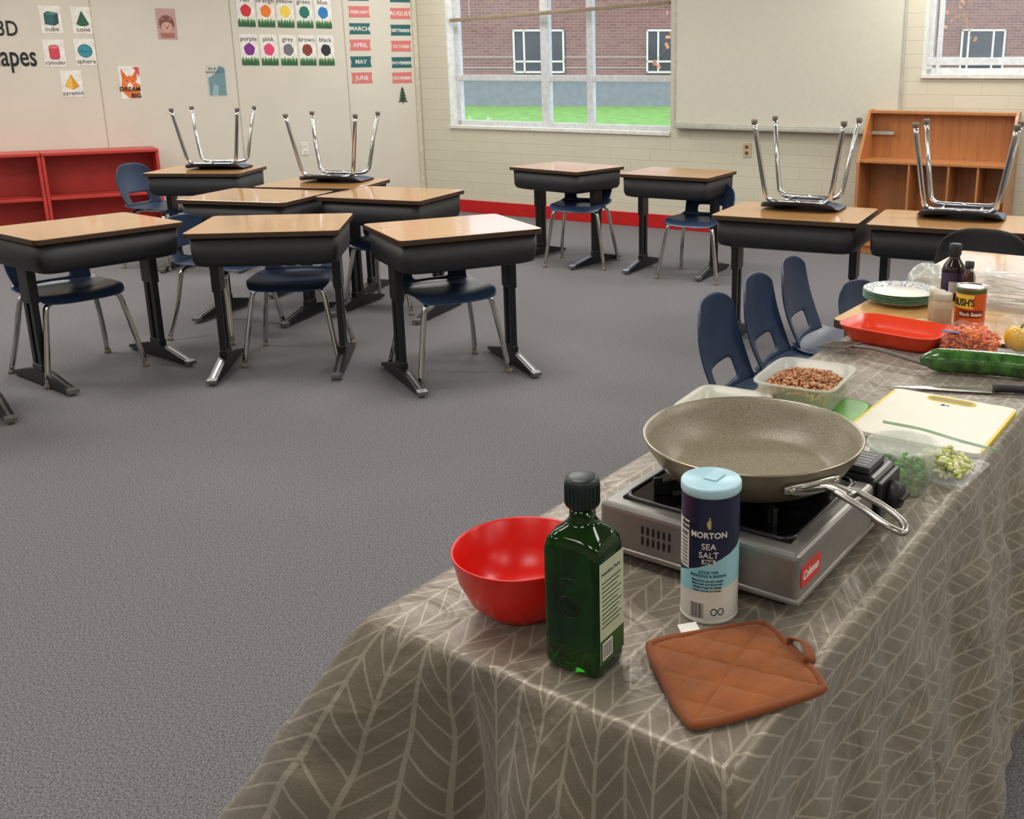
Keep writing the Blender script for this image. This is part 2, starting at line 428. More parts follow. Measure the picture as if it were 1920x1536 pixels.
shapecard('sphere',2.91,1.53,[(circ(0,.01,.054),D),(circ(0,.01,.05),(44,140,158)),(circ(0,.005,.045,24,.006),(30,104,124))],'white card with blue sphere drawing')
shapecard('pyramid',3.04,1.275,outl([(-.05,-.02),(.005,-.045),(.05,-.02),(0,.07)],(238,184,60))+[([(.005,-.043),(.048,-.02),(0,.068)],(214,150,40))],'white card with yellow pyramid drawing')
e=thing('wall_lettering','black cutout lettering on cream partition wall','lettering',LWF@T3(0,-.001,0))
part('word',B().add(tmesh('3D',.165,.001,'RIGHT',0,.002,.72)),BLACK,e,T3(-3.365,-.002,1.655))
part('word',B().add(tmesh('shapes',.23,.001,'RIGHT',0,.003,.62)),BLACK,e,T3(-3.265,-.002,1.42))
e=card('animal_poster','pink poster with brown baby hedgehog',-2.26,1.77,.155,.255,mat=ink((190,152,148)))
sp_=[]
for k in range(40):
    a=2*math.pi*k/40;rr=.068 if k%2 else .056;sp_.append((rr*math.cos(a),.005+rr*1.1*math.sin(a)))
art(e,[(sp_,(120,74,66)),(circ(0,-.025,.045,24,.042),(206,160,140)),(circ(-.017,-.015,.005,12),D),(circ(.017,-.015,.005,12),D),(circ(0,-.032,.007,12),(60,30,30)),(circ(-.03,.04,.012,12),(166,104,92)),(circ(.03,.04,.012,12),(166,104,92)),([(-.05,-.115),(.05,-.115),(.06,-.075),(-.06,-.075)],(168,108,84))])
e=card('animal_poster','fox poster with dream big wording',-2.60,1.28,.165,.275)
art(e,[([(-.08,-.06),(-.02,-.13),(.06,-.13),(.075,-.02),(.0,.03),(-.06,.02)],(224,120,60)),([(-.06,.02),(.05,.02),(-.005,-.06)],(232,132,66)),([(-.06,.02),(-.065,.12),(-.02,.05)],(222,104,48)),([(.05,.02),(.065,.12),(.015,.05)],(222,104,48)),([(-.02,.05),(-.06,.02),(.05,.02),(.015,.05),(0,.06)],(226,116,56)),(circ(-.025,.015,.005,10),D),(circ(.02,.015,.005,10),D),(circ(-.004,-.035,.008,10),D),([(.03,.13),(.078,.13),(.078,.05),(.055,.09)],(210,80,70)),(circ(-.006,-.03,.02,16,.03),(240,226,210)),(circ(-.006,-.04,.006,10),D)])
letters(e,'DREAM',.05,-.008,-.07,bold=.001,y=-.006);letters(e,'BIG',.052,.035,-.125,bold=.001,y=-.006)
e=card('animal_poster','teal bear poster with small wording',-1.90,1.295,.155,.27,mat=ink((200,200,190)))
art(e,[([(-.07,-.13),(.07,-.13),(.075,.1),(.03,.125),(-.01,.06),(-.07,.02)],(110,146,152)),([(-.05,-.13),(.0,-.13),(.01,-.05),(-.03,-.03)],(150,176,178)),(circ(.04,.09,.03,18),(96,130,138))])
letters(e,'IN A',.034,-.03,.09);letters(e,'WORLD',.03,-.03,.06)
g='colour name cards on the partition wall'
cols=[('red',(206,40,52)),('orange',(236,120,40)),('yellow',(240,208,70)),('green',(20,112,98)),('blue',(24,120,190))]
col2=[('purple',(124,40,140)),('pink',(222,70,112)),('grey',(112,112,112)),('brown',(130,56,44)),('black',(34,40,44))]
for row,(cc,zc) in enumerate(((cols,1.895),(col2,1.56))):
    for i,(wd,c) in enumerate(cc):
        s=1.595-i*.172
        e=card('colour_card','white card naming %s with forest border'%wd,-s,zc,.155,.275,group=g)
        bl_=[]
        for k in range(36):
            a=2*math.pi*k/36;rr=.046+.0018*math.sin(5*a+i)+.0015*math.sin(9*a);bl_.append((rr*math.cos(a),.005+rr*math.sin(a)*1.15))
        gr=[(-.075,-.135)]
        for k in range(13):
            gr.append((-.075+k*.0125,-.085+(.026 if k%2 else 0)+.008*math.sin(k*2.1+i)))
        gr.append((.075,-.135))
        gr2=[(p[0],p[1]-.022 if p[1]>-.13 else p[1]) for p in gr]
        art(e,[(bl_,c),(gr,(92,140,82)),(gr2,(40,92,56))])
        letters(e,wd,.056,0,.08)
g='month name labels on the partition wall'
PK=(212,116,112);TL=(34,96,98)
def month(wd,s,z,c):
    w=.205;h=.105
    e=thing('month_label','%s label with white lettering'%('teal' if c==TL else 'pink'),'label',LWF@T3(-s,-.001,z),group=g)
    pts=[(-w/2,-h/2),(w/2,-h/2+.004),(w/2-.01,0),(w/2,h/2),(-w/2,h/2-.004),(-w/2+.01,0)]
    vs=[(x,0,z2) for x,z2 in pts]+[(x,-.0015,z2) for x,z2 in pts]
    part('paper',B().add((vs,[tuple(range(6))[::-1],tuple(range(6,12))]+[(i,(i+1)%6,6+(i+1)%6,6+i) for i in range(6)])),ink(c),e)
    letters(e,wd,.042 if len(wd)>6 else .055,0,-.018,WHITE,bold=.0008,sx=.85 if len(wd)>6 else 1)
for wd,s,z,c in (('JANUARY',.565,2.07,TL),('FEBRUARY',.565,1.92,PK),('MARCH',.57,1.765,TL),('APRIL',.575,1.615,PK),('MAY',.58,1.46,TL),('JUNE',.58,1.31,PK),
    ('JULY',.155,2.07,TL),('AUGUST',.16,1.915,PK),('SEPTEMBER',.165,1.76,TL),('OCTOBER',.17,1.61,PK),('NOVEMBER',.175,1.455,TL),('DECEMBER',.18,1.31,PK)):
    month(wd,s,z,c)
e=thing('tree_sticker','small green pine tree cutout on partition wall','sticker',LWF@T3(-.185,-.001,1.14),None)
b=B()
for k in range(5):
    w=.02+.008*k;z=.075-.027*k;b.add(flat([(-w,z-.03),(w,z-.03),(0,z+.012)],-.002-.0003*k))
b.add(flat([(-.004,-.085),(.004,-.085),(.004,-.05),(-.004,-.05)],-.002),1)
part('tree_shape',b,[ink((38,70,48)),ink((96,70,50))],e)
# ------------------------------------------------------------------ shelves
def redshelf(x0,x1):
    e=thing('low_bookshelf','low red painted bookshelf against partition wall','bookshelf',LWF@T3((x0+x1)/2,-.02,0),group='red bookshelves along the wall')
    w=(x1-x0)/2-.002;d=.33;t=.025
    part('side_panel',B().add(rbox(-w,-w+t,-d,0,0,.715,.003)),REDW,e)
    part('side_panel',B().add(rbox(w-t,w,-d,0,0,.715,.003)),REDW,e)
    part('top_panel',B().add(rbox(-w,w,-d-.01,0,.715,.74,.003)),REDW,e)
    part('back_panel',B().add(box(-w+t,w-t,-.012,0,.06,.715)),REDW,e)
    part('shelf',B().add(rbox(-w+t,w-t,-d+.015,-.012,.355,.38,.003)),REDW,e)
    part('bottom_panel',B().add(rbox(-w+t,w-t,-d+.01,-.012,.06,.085,.003)).add(box(-w+t,w-t,-d+.03,-d+.045,0,.06)),REDW,e)
redshelf(-3.36,-2.49);redshelf(-4.23,-3.36);redshelf(-5.10,-4.23)
bk=thing('wooden_book_display','brown wooden book display shelf with cubbies','bookcase',BWF@T3(5.15,-.03,0))
def sidep(x):
    prof=[(0,0),(-.36,0),(-.36,.70),(-.34,.74),(-.13,1.06),(-.10,1.09),(0,1.09)]
    n=len(prof);vs=[(x-.011,p[0],p[1]) for p in prof]+[(x+.011,p[0],p[1]) for p in prof]
    return vs,[tuple(range(n)),tuple(range(n,2*n))[::-1]]+[(i,n+i,n+(i+1)%n,(i+1)%n) for i in range(n)]
for x in (-.545,.545): part('side_panel',B().add(sidep(x)),BOOKW,bk)
part('back_panel',B().add(rbox(-.534,.534,-.02,0,0,1.085,.003)),BOOKW,bk)
part('top_ledge',B().add(rbox(-.534,.534,-.12,-.02,1.062,1.085,.003)),BOOKW,bk)
part('shelf',B().add(rbox(-.534,.534,-.35,-.02,.70,.722,.003)),BOOKW,bk)
part('bottom_panel',B().add(rbox(-.534,.534,-.35,-.02,.06,.08,.003)).add(rbox(-.534,.534,-.33,-.31,0,.06,.003)),BOOKW,bk)
for x in (.13,.34,-.16): part('divider',B().add(rbox(x-.008,x+.008,-.345,-.02,.08,.70,.003)),BOOKW,bk)
# ------------------------------------------------------------------ desks
def fmesh(vf,thr,m0,m1):
    vs,fs=vf;ms=[]
    for f in fs:
        a,b_,c=[Vector(vs[k]) for k in f[:3]];n=(b_-a).cross(c-b_)
        ms.append(0 if n.length==0 or abs(n.normalized().z)>thr else 1)
    return ms
_D={}
def desk(x,y,rot,w=.66,d=.55,h=.70,lab='student desk with oak laminate top and black metal legs',top=None,grp='student desks'):
    key=(w,d,h)
    if key not in _D:
        vf=cmesh([rrect(-w/2,w/2,-d/2,d/2,.025)],.024,.003);b=B();b.add(vf,fmesh(vf,.8,0,1));mt=b.mesh('desktop',[top or OAK,EDGE])
        rs=[rring(w/2-.010,d/2-.014,0,14,64),rring(w/2-.013,d/2-.017,-.105,14,64),rring(w/2-.020,d/2-.025,-.128,12,64),rring(w/2-.045,d/2-.05,-.138,10,64)]
        b=B().add(loft(rs),0,True);mb=b.mesh('book_box',[BLK])
        b=B();z1=h-.1
        b.add(rbox(-.014,.014,-.045,-.012,.05,z1,.004)).add(rbox(-.014,.014,.012,.045,.05,z1,.004))
        b.add(rbox(-.019,.019,-.05,.05,h*.55,z1,.005)).add(rbox(-.017,.017,-.048,.048,.05,.10,.004))
        ml=b.mesh('leg',[BLKM])
        pr=[(-.29,.012),(-.29,.026),(-.24,.034),(-.06,.072),(.06,.072),(.22,.036),(.26,.026),(.26,.012)]
        def ext(hw,pr): 
            n=len(pr);vs=[(-hw,p[0],p[1]) for p in pr]+[(hw,p[0],p[1]) for p in pr]
            return vs,[tuple(range(n)),tuple(range(n,2*n))[::-1]]+[(i,n+i,n+(i+1)%n,(i+1)%n) for i in range(n)]
        b=B().add(ext(.020,pr));
        b.add(ext(.0215,[(-.296,.013),(-.296,.029),(-.262,.033),(-.262,.013)]),1)
        b.add(ext(.006,[(-.262,.0308),(-.262,.0325),(-.09,.068),(-.09,.0655)]),1)
        for yy in (-.265,.235): lat(b,[(.014,0),(.016,.004),(.01,.013)],12,m=2,mat=T3(0,yy,0))
        mf=b.mesh('foot',[BLKM,GREYT,RUB])
        _D[key]=(mt,mb,ml,mf)
    mt,mb,ml,mf=_D[key]
    e=thing('student_desk',lab,'desk',T3(x,y,0)@RZ(rot),group=grp)
    link('desktop',mt,e,T3(0,0,h-.012));link('book_box',mb,e,T3(0,0,h-.024))
    for sx in (-1,1):
        l=link('leg',ml,e,T3(sx*(w/2-.055),0,0));link('foot',mf,l)
    return e
L1='student desk with oak top and chair tucked beneath'
L2='student desk with oak top carrying an upturned chair'
L3='student desk with oak top in desk cluster'
desk(-2.57,4.53,54,lab=L1);desk(-1.72,4.60,9,lab=L1);desk(-.865,4.50,31,lab=L1)
desk(-2.95,3.80,43,lab='student desk with oak top beside the desk row')
desk(-2.19,5.65,-12,lab=L3);desk(-2.0,6.28,-8,lab=L2);desk(-1.44,5.74,-17,lab=L3)
desk(-3.10,7.12,0,lab=L2)
desk(-.54,7.35,-37,lab=L1);desk(.27,6.93,-26,lab=L1)
desk(.79,4.97,-23,w=.72,lab=L2);desk(1.49,4.67,-23,w=.72,lab=L2)
TF=T3(-.339,1.097,0)@RZ(-33)   # local x = across table (w), y = along table (s)
def TP(w,s,z=.74,r=0): return TF@T3(w,s,z)@RZ(r)
for s in (2.05,2.69):
    v=TP(.20,s,0).translation
    desk(v.x,v.y,-33+90,w=.62,d=.60,h=.738,lab='oak topped student desk holding dishes and supplies',top=OAKT,grp='desks used as serving table')
# ------------------------------------------------------------------ chairs
def gridmesh(f,nu,nv,hole=None):
    vs=[];fs=[]
    for j in range(nv+1):
        for i in range(nu+1): vs.append(f(-1+2*i/nu,-1+2*j/nv))
    for j in range(nv):
        for i in range(nu):
            if hole and hole(i,j): continue
            a=j*(nu+1)+i;fs.append((a,a+1,a+nu+2,a+nu+1))
    return vs,fs
def seatf(u,v):
    x=.205*u*(1-.13*v**4);y=.195*v*(1-.12*u**4)
    z=.43+.010*abs(u)**3-.006*(1-v*v)*(1-u*u)
    if v<-.5: z-=.035*((-v-.5)/.5)**2
    if v>.6: z+=.02*((v-.6)/.4)**2
    return (x,y,z)
def backmaker(hh):
    def backf(u,v):
        t=(v+1)/2
        x=.185*u*(1-.16*t**5)*(.93+.07*min(1,t*3));z=.435+hh*t-.045*abs(u)**3.5*t**2
        y=.175+.075*t+.02*math.sin(t*3)-.035*u*u
        return (x,y,z)
    return backf
def chairmeshes(hh,mat):
    me=B().add(gridmesh(seatf,14,14),0,True).mesh('seat',[mat])
    mb=B().add(gridmesh(backmaker(hh),12,14,lambda i,j:3<=i<=8 and 1<=j<=3),0,True).mesh('backrest',[mat])
    legs=[]
    for sx,sy in ((-1,-1),(1,-1),(-1,1),(1,1)):
        oy=.13 if sy<0 else .12;ty=.185 if sy<0 else .20
        pts=[(0,sy*oy,.405),(sx*.06,sy*oy,.405),(sx*.125,sy*(oy+.002),.403),(sx*.158,sy*(oy+.008),.385),(sx*.170,sy*(oy+.014),.35),(sx*.196,sy*(oy+.035),.19),(sx*.222,sy*ty,.02)]
        b=B().add(tube(cr(pts,5),.0125,12),0,True)
        lat(b,[(.015,0),(.0165,.006),(.014,.024)],10,m=1,mat=T3(sx*.2235,sy*ty,0))
        legs.append(b.mesh('leg',[CHROME,RUB]))
    b=B()
    for sx in (-1,1): b.add(tube([(sx*.09,-.135,.409),(sx*.09,.13,.409)],.009,8),0,True)
    for sy in (-.06,.05): b.add(rbox(-.12,.12,sy-.012,sy+.012,.412,.42,.002))
    return me,mb,legs,b.mesh('seat_bracket',[CHROME])
CH={'tall':chairmeshes(.30,NAVY),'short':chairmeshes(.245,NAVY),'black':chairmeshes(.325,BLK)}
def chair(x,y,rot,lab='navy plastic school chair with chrome legs',kind='short',inv=None,sc=1,zs=.94,grp='school chairs'):
    me,mb,legs,br=CH[kind]
    mt=T3(x,y,0)@RZ(rot)@Matrix.Diagonal((1,1,zs,1))
    if inv is not None: mt=T3(x,y,inv+.445*zs)@RZ(rot)@RY(180)@Matrix.Diagonal((1,1,zs,1))
    if sc!=1: mt=mt@Matrix.Scale(sc,4)
    e=thing('school_chair',lab,'chair',mt,group=grp)
    s=link('seat',me,e);m=s.modifiers.new('th','SOLIDIFY');m.thickness=.007;m.offset=-1
    m=s.modifiers.new('sub','SUBSURF');m.levels=1;m.render_levels=1
    s=link('backrest',mb,e);m=s.modifiers.new('th','SOLIDIFY');m.thickness=.008;m.offset=0
    m=s.modifiers.new('sub','SUBSURF');m.levels=1;m.render_levels=1
    for l in legs: link('leg',l,e)
    link('seat_bracket',br,e)
    return e
U='navy plastic chair tucked under a student desk'
chair(-2.685,4.53,53,U);chair(-1.71,4.78,6,U);chair(-.91,4.52,34,U)
chair(-1.50,5.86,-17,U);chair(-2.25,5.23,75,'navy chair pulled beside a student desk')
chair(-3.48,7.18,75,'navy chair beside the red bookshelf','tall',zs=1)
chair(-.43,7.18,-14,U,zs=1.03);chair(.40,6.72,-28,U)
V='upturned navy chair with chrome legs on a desk'
def offs(x,y,rot,dy): return x-math.sin(R(rot))*dy,y+math.cos(R(rot))*dy
for (x,y,r,cr_,zs) in ((-3.05,7.10,0,4,.97),(-1.97,6.28,-8,2,.96),(.80,4.99,-23,0,1.02),(1.52,4.68,-23,0,1.02)):
    xx,yy=offs(x,y,r,.125);chair(xx,yy,r+cr_,V,inv=.70,zs=zs)
Wl='navy plastic chair lined up beside the serving table'
chair(.435,2.83,67,Wl,'tall',zs=1);chair(.60,3.14,67,Wl,'tall',zs=1);chair(.765,3.45,67,Wl,'tall',zs=1)
chair(1.03,3.98,40,'small navy chair behind the row of chairs','tall',sc=.74,zs=.97)
v=TP(-.07,2.98,0).translation
chair(v.x,v.y,-33,'black plastic chair behind the serving table','black',sc=1.04,zs=1)
# ------------------------------------------------------------------ table + cloth
TBL=thing('folding_table','long folding table hidden beneath the patterned tablecloth','table',TF)
LT=1.69;WT=.51
part('tabletop',B().add(rbox(.006,WT-.006,.006,LT-.006,.705,.733,.004)),M('table_laminate',(170,150,120),.5),TBL)
for x in (.06,WT-.06):
    for y in (.2,LT-.2): part('leg',B().add(tube([(x,y,0),(x,y,.706)],.014,10),0,True),GREYT,TBL)
cloth=M('patterned_cloth',(134,120,102),.40,0,0,sheen=.2);N,L,p=nodes(cloth)
uv=N.new('ShaderNodeUVMap');sp=N.new('ShaderNodeSeparateXYZ')
nz=N.new('ShaderNodeTexNoise');nz.inputs['Scale'].default_value=9;L.new(uv.outputs[0],nz.inputs['Vector'])
va=N.new('ShaderNodeVectorMath');va.operation='SCALE';L.new(nz.outputs['Color'],va.inputs[0]);va.inputs['Scale'].default_value=.005
vb=N.new('ShaderNodeVectorMath');vb.operation='ADD';L.new(uv.outputs[0],vb.inputs[0]);L.new(va.outputs[0],vb.inputs[1])
L.new(vb.outputs[0],sp.inputs[0])
cw=.036
xs=math_(N,L,'DIVIDE',sp.outputs[0],cw*2)
tri=math_(N,L,'ABSOLUTE',math_(N,L,'SUBTRACT',math_(N,L,'MULTIPLY',math_(N,L,'FRACT',xs),2),1))
yy=math_(N,L,'ADD',math_(N,L,'DIVIDE',sp.outputs[1],.036),math_(N,L,'MULTIPLY',tri,1.5))
veins=math_(N,L,'LESS_THAN',math_(N,L,'FRACT',yy),.13)
spine=math_(N,L,'LESS_THAN',tri,.065)
spine2=math_(N,L,'GREATER_THAN',tri,.94)
pat=math_(N,L,'MAXIMUM',veins,math_(N,L,'MAXIMUM',spine,spine2))
nb=N.new('ShaderNodeTexNoise');nb.inputs['Scale'].default_value=420;L.new(uv.outputs[0],nb.inputs['Vector'])
c1=mixc(N,L,nb.outputs['Fac'],rgb((104,95,81)),rgb((140,129,112)))
c2=mixc(N,L,nb.outputs['Fac'],rgb((140,130,114)),rgb((174,164,147)))
L.new(mixc(N,L,pat,c1,c2),p.inputs['Base Color'])
n3=N.new('ShaderNodeTexNoise');n3.inputs['Scale'].default_value=8;n3.inputs['Detail'].default_value=3;n3.inputs['Distortion'].default_value=1.0;L.new(uv.outputs[0],n3.inputs['Vector'])
bp=N.new('ShaderNodeBump');bp.inputs['Strength'].default_value=.8;bp.inputs['Distance'].default_value=.02;L.new(n3.outputs['Fac'],bp.inputs['Height'])
bp2=N.new('ShaderNodeBump');bp2.inputs['Strength'].default_value=.15;bp2.inputs['Distance'].default_value=.002;L.new(nb.outputs['Fac'],bp2.inputs['Height']);L.new(bp.outputs[0],bp2.inputs['Normal'])
L.new(bp2.outputs[0],p.inputs['Normal'])
p.inputs['Metallic'].default_value=.25
nx,ny=60,160;ZT=.738
vs=[];fs=[];uvs=[]
def xy(i,j): return WT*i/nx,LT*j/ny
for j in range(ny+1):
    for i in range(nx+1):
        x,y=xy(i,j);vs.append((x,y,ZT))
for j in range(ny):
    for i in range(nx):
        a=j*(nx+1)+i;f=(a,a+1,a+nx+2,a+nx+1);fs.append(f);uvs.append([(vs[k][0],vs[k][1]) for k in f])
per=[]
for i in range(nx): per.append((i*1,0,0,-1,'n'))
for j in range(ny): per.append((nx,j,1,0,'r'))
for i in range(nx): per.append((nx-i,ny,0,1,'f'))
for j in range(ny): per.append((0,ny-j,-1,0,'l'))
NP=len(per);rows=44;Dr=.63
def outw(i,j):
    x,y=xy(i,j);n=Vector((0,0))
    dl_=[x,WT-x,y,LT-y];dirs=[Vector((-1,0)),Vector((1,0)),Vector((0,-1)),Vector((0,1))]
    for d_,q in zip(dl_,dirs): n+=q*max(0,1-d_/.05)
    return n.normalized()
base=len(vs)
def skirt(pi,d):
    i,j,_,_,side=per[pi];x,y=xy(i,j);n=outw(i,j);q=Vector((x,y))
    k=min(1,d/.2)
    if side in 'rl': fold=.012*math.sin(y*15+1.0)+.008*math.sin(y*37+2)
    else: fold=.014*math.sin(x*22+.6)+.006*math.sin(x*47)
    fl=.13 if side!='f' else .02
    if side=='f': fold*=.3
    wr=.022*noise.noise(Vector((x*7,y*7,d*5)))+.012*noise.noise(Vector((x*16+3,y*16,d*14)))
    if side=='f': wr*=.2
    o=.006*(1-math.exp(-d/.012))+fl*d+ (fold+wr)*k
    P=q+n*max(o,.004*min(1,d*100))
    dA=math.hypot(x,y);gA=math.exp(-(dA/.10)**2)
    P+=Vector((-.50,-.20))*gA*d
    for cx,cy,amp in ((.16,0,.26),(0,.2,.12)):
        gp=math.exp(-((x-cx)**2+(y-cy)**2)/.030**2);P-=n*gp*amp*d
    for cx,w_,amp in ((.24,.04,.10),(.36,.03,-.05)):
        if side=='n':
            gp=math.exp(-((x-cx-.12*d)**2)/w_**2);P+=n*gp*amp*d
    dB=math.hypot(x-WT,y);gB=math.exp(-(dB/.06)**2);P+=Vector((.06,-.14))*gB*d
    gp=math.exp(-((x-WT)**2+(y-.13)**2)/.04**2);P-=n*gp*.10*d
    return (P.x,P.y,ZT-d)
for rr in range(1,rows+1):
    d=Dr*(rr/rows)**1.25
    for pi in range(NP): vs.append(skirt(pi,d))
def vid(r_,pi):
    pi%=NP
    if r_==0: i,j=per[pi][:2];return j*(nx+1)+i
    return base+(r_-1)*NP+pi
def uvp(side,pi,r_):
    i,j=per[pi%NP][:2];x,y=xy(i,j);d=Dr*(r_/rows)**1.25
    return {'n':(x,-d),'r':(WT+d,y),'f':(x,LT+d),'l':(-d,y)}[side]
for rr in range(rows):
    for pi in range(NP):
        side=per[pi][4];f=(vid(rr,pi),vid(rr+1,pi),vid(rr+1,pi+1),vid(rr,pi+1));fs.append(f)
        uvs.append([uvp(side,pi,rr),uvp(side,pi,rr+1),uvp(side,pi+1,rr+1),uvp(side,pi+1,rr)])
me=bpy.data.meshes.new('tablecloth');me.from_pydata(vs,[],fs);me.materials.append(cloth)
ul=me.uv_layers.new(name='UVMap')
for p_,u in zip(me.polygons,uvs):
    p_.use_smooth=True
    for li,c in zip(p_.loop_indices,u): ul.data[li].uv=c
tcl=link('tablecloth',me,None,TF,'taupe leaf patterned tablecloth draped over long table','tablecloth')
sm=tcl.modifiers.new('s','SOLIDIFY');sm.thickness=.001;sm.offset=1
ZC=.7395
# ------------------------------------------------------------------ tabletop items
def TT(w,s,z=ZC,r=0): return TP(w,s,z,r)
b=B();lat(b,[(.040,0),(.046,.002),(.066,.022),(.079,.05),(.0855,.082),(.0865,.084),(.085,.085),(.083,.083),(.0765,.05),(.063,.025),(.045,.008),(.0,.005)],72,cap1=False)
thing('red_bowl','round red melamine bowl on patterned tablecloth','bowl',TT(.148,.122),b,REDP)
# oil bottle
GRN=M('green_glass',(18,70,10),.05,0,.25,14,trans=.65,ior=1.45)
bt=thing('olive_oil_bottle','square green glass oil bottle with dark cap','bottle',TT(.283,.070,ZC,3)@Matrix.Diagonal((1.05,1.03,.975,1)))
rs=[(.030,.024,0,6),(.034,.028,.004,7),(.035,.029,.012,8),(.035,.029,.15,8),(.0335,.0275,.162,6),(.027,.023,.172,4),(.018,.017,.179,2.6),(.0142,.0142,.186,2),(.0135,.0135,.21,2)]
part('glass_body',B().add(loft([rring(a,c,z,e_,64) for a,c,z,e_ in rs]),0,True),GRN,bt)
b=B();lat(b,[(.0165,.2),(.0182,.202),(.0182,.2305),(.0172,.2345),(.013,.2362),(.0,.2365)],40,cap1=False)
for k in range(24):
    a=k*math.pi/12;b.add(box(-.0006,.0006,.0179,.0190,.204,.228),0,False,RZ(math.degrees(a)))
part('cap',b,M('dark_cap',(22,36,32),.4),bt)
LBL=M('oil_label',(186,196,168),.5)
part('back_label',B().add(box(.0352,.0356,-.024,.024,.020,.146)).add(box(.03561,.0358,-.024,.024,.020,.050),1),[LBL,M('label_dark_green',(44,84,40),.5)],bt)
b=B();FR=RZ(90)
b.add(tmesh('Nutrition Facts',.0062,.0001,'LEFT'),0,False,T3(.0359,-.021,.130)@FR)
for k in range(11): b.add(box(.0356,.0359,-.020,.019-.004*(k%3),.120-.0055*k,.1212-.0055*k))
part('label_text',b,M('label_ink',(40,60,40),.6),bt)
b=B().add(box(.0358,.0360,-.020,.0,.024,.046))
for k in range(9): b.add(box(.0360,.0362,-.019+.002*k,-.0182+.002*k,.026,.044),1)
part('barcode',b,[WHITE,BLACK],bt)
part('side_label',B().add(box(-.0356,-.0352,-.02,.02,.035,.118)),M('side_label_green',(110,150,70),.5),bt)
b=B();cm_=T3(0,-.0288,.087)@RX(90)
lat(b,[(.0135,0),(.0135,.0006),(.0120,.0009),(.0110,.0004),(.0085,.0004),(.006,.0010),(.0,.0014)],36,mat=cm_,cap1=False)
lat(b,[(.010,0),(.0095,.0005),(.007,.0008),(0,.0008)],30,mat=T3(0,-.0288,.118)@RX(90)@Matrix.Diagonal((1,.45,1,1)),cap1=False)
part('embossed_crest',b,GRN,bt)
# salt canister
sa=thing('salt_canister','navy and white cylindrical sea salt canister','canister',TT(.348,.246,ZC,0))
r0=.036;h0=.178;NA,NZ=180,170
NAVP=M('salt_navy',(24,32,62),.4,noise_=.02);TEAL=M('salt_teal',(150,204,216),.4,noise_=.02);SW=M('salt_white',(216,214,206),.45,noise_=.02);LB=M('salt_lid',(176,214,226),.35,noise_=.02)
phi0=math.degrees(math.atan2(-1,-.12))+33-2
vs=[];fs=[];ms=[]
for j in range(NZ+1):
    for i in range(NA):
        a=2*math.pi*i/NA;vs.append((r0*math.cos(a),r0*math.sin(a),.001+(h0-.012)*j/NZ))
for j in range(NZ):
    for i in range(NA):
        fs.append((j*NA+i,j*NA+(i+1)%NA,(j+1)*NA+(i+1)%NA,(j+1)*NA+i))
        a=(360*(i+.5)/NA-phi0+180)%360-180;z=(j+.5)/NZ
        m=0
        lo=.46+.0016*a
        if -95<a<-40 and .42<z<.8: m=2
        elif z<.27+.0006*a: m=2
        elif z<lo+.02: m=1
        ms.append(m)
b=B();b.add((vs,fs),ms,True);part('printed_tube',b,[NAVP,TEAL,SW],sa)
b=B();lat(b,[(.0362,h0-.012),(.0372,h0-.010),(.0372,h0-.002),(.0362,h0),(.034,h0+.001),(.033,h0-.0005),(.0,h0-.0005)],64,cap1=False)
b.add(rbox(-.009,.009,-.005,.02,h0-.0005,h0+.0015,.001))
part('lid',b,LB,sa)
b=B();lat(b,[(.036,0),(.0366,.0015),(.0366,.004),(.036,.005)],64);part('bottom_rim',b,SW,sa)
def wrap(body,size,ang,z,mat_,r=r0+.0007,bold=0,name='lettering',sx=1,par=None,align='CENTER'):
    vs,fs=tmesh(body,size,.0003,align,0,bold,sx)
    o=[]
    for x,y,z_ in vs:
        a=R(ang)+x/r;rr=r-y;o.append((rr*math.cos(a),rr*math.sin(a),z+z_))
    return part(name,B().add((o,fs)),mat_,par or sa)
wrap('MORTON',.0105,phi0+2,.116,WHITE,bold=.0002)
wrap('SEA\nSALT',.0112,phi0+2,.101,WHITE)
def patch(a0,a1,z0,z1,r,n=8):
    vs=[];fs=[]
    for i in range(n+1):
        a=R(a0+(a1-a0)*i/n)
        vs+= [(r*math.cos(a),r*math.sin(a),z0),(r*math.cos(a),r*math.sin(a),z1)]
    for i in range(n): fs.append((2*i,2*i+2,2*i+3,2*i+1))
    return vs,fs
part('label_panel',B().add(patch(phi0-11,phi0+15,.0815,.0875,r0+.0003),0,True),SW,sa)
wrap('FINE',.006,phi0+2,.0825,NAVP,r0+.0007,bold=.0002)
for k,tx in enumerate(('GOOD FOR','BLENDING & BAKING')): wrap(tx,.0048,phi0+2,.069-.005*k,ink((28,96,120)))
for k,tx in enumerate(('Natural fine sea salt crystals','blend easily and blend well,','making it ideal for baking,','soups, sauces and salads.')): wrap(tx,.0036,phi0,.058-.0044*k,NAVP)
b=B()
random.seed(3)
for k in range(16):
    a=phi0-34+k*1.8;b.add(patch(a,a+random.choice((.6,1.1)),.008,.028,r0+.0003,1))
part('barcode',b,BLACK,sa)
for q in range(2):
    part('recycling_mark',B().add(tube([((r0+.0003)*math.cos(R(phi0+14+q*14)+.1*math.cos(t*.628)),(r0+.0003)*math.sin(R(phi0+14+q*14)+.1*math.cos(t*.628)),.017+.0045*math.sin(t*.628)) for t in range(10)],.0006,5,True)),NAVP,sa)
b=B().add(patch(phi0,phi0+6,.128,.139,r0+.0003,3)).add(patch(phi0+2,phi0+4.5,.139,.143,r0+.0003,2)).add(patch(phi0-2,phi0,.131,.137,r0+.0003,2))
part('label_emblem',b,ink((196,170,120)),sa)
wrap('Nutrition\nFacts',.0062,phi0-60,.128,BLACK,r0+.0005,bold=.0001,align='LEFT')
b=B()
for k in range(9): b.add(patch(phi0-64,phi0-44,.113-.0048*k,.1138-.0048*k+.0006,r0+.0004,3))
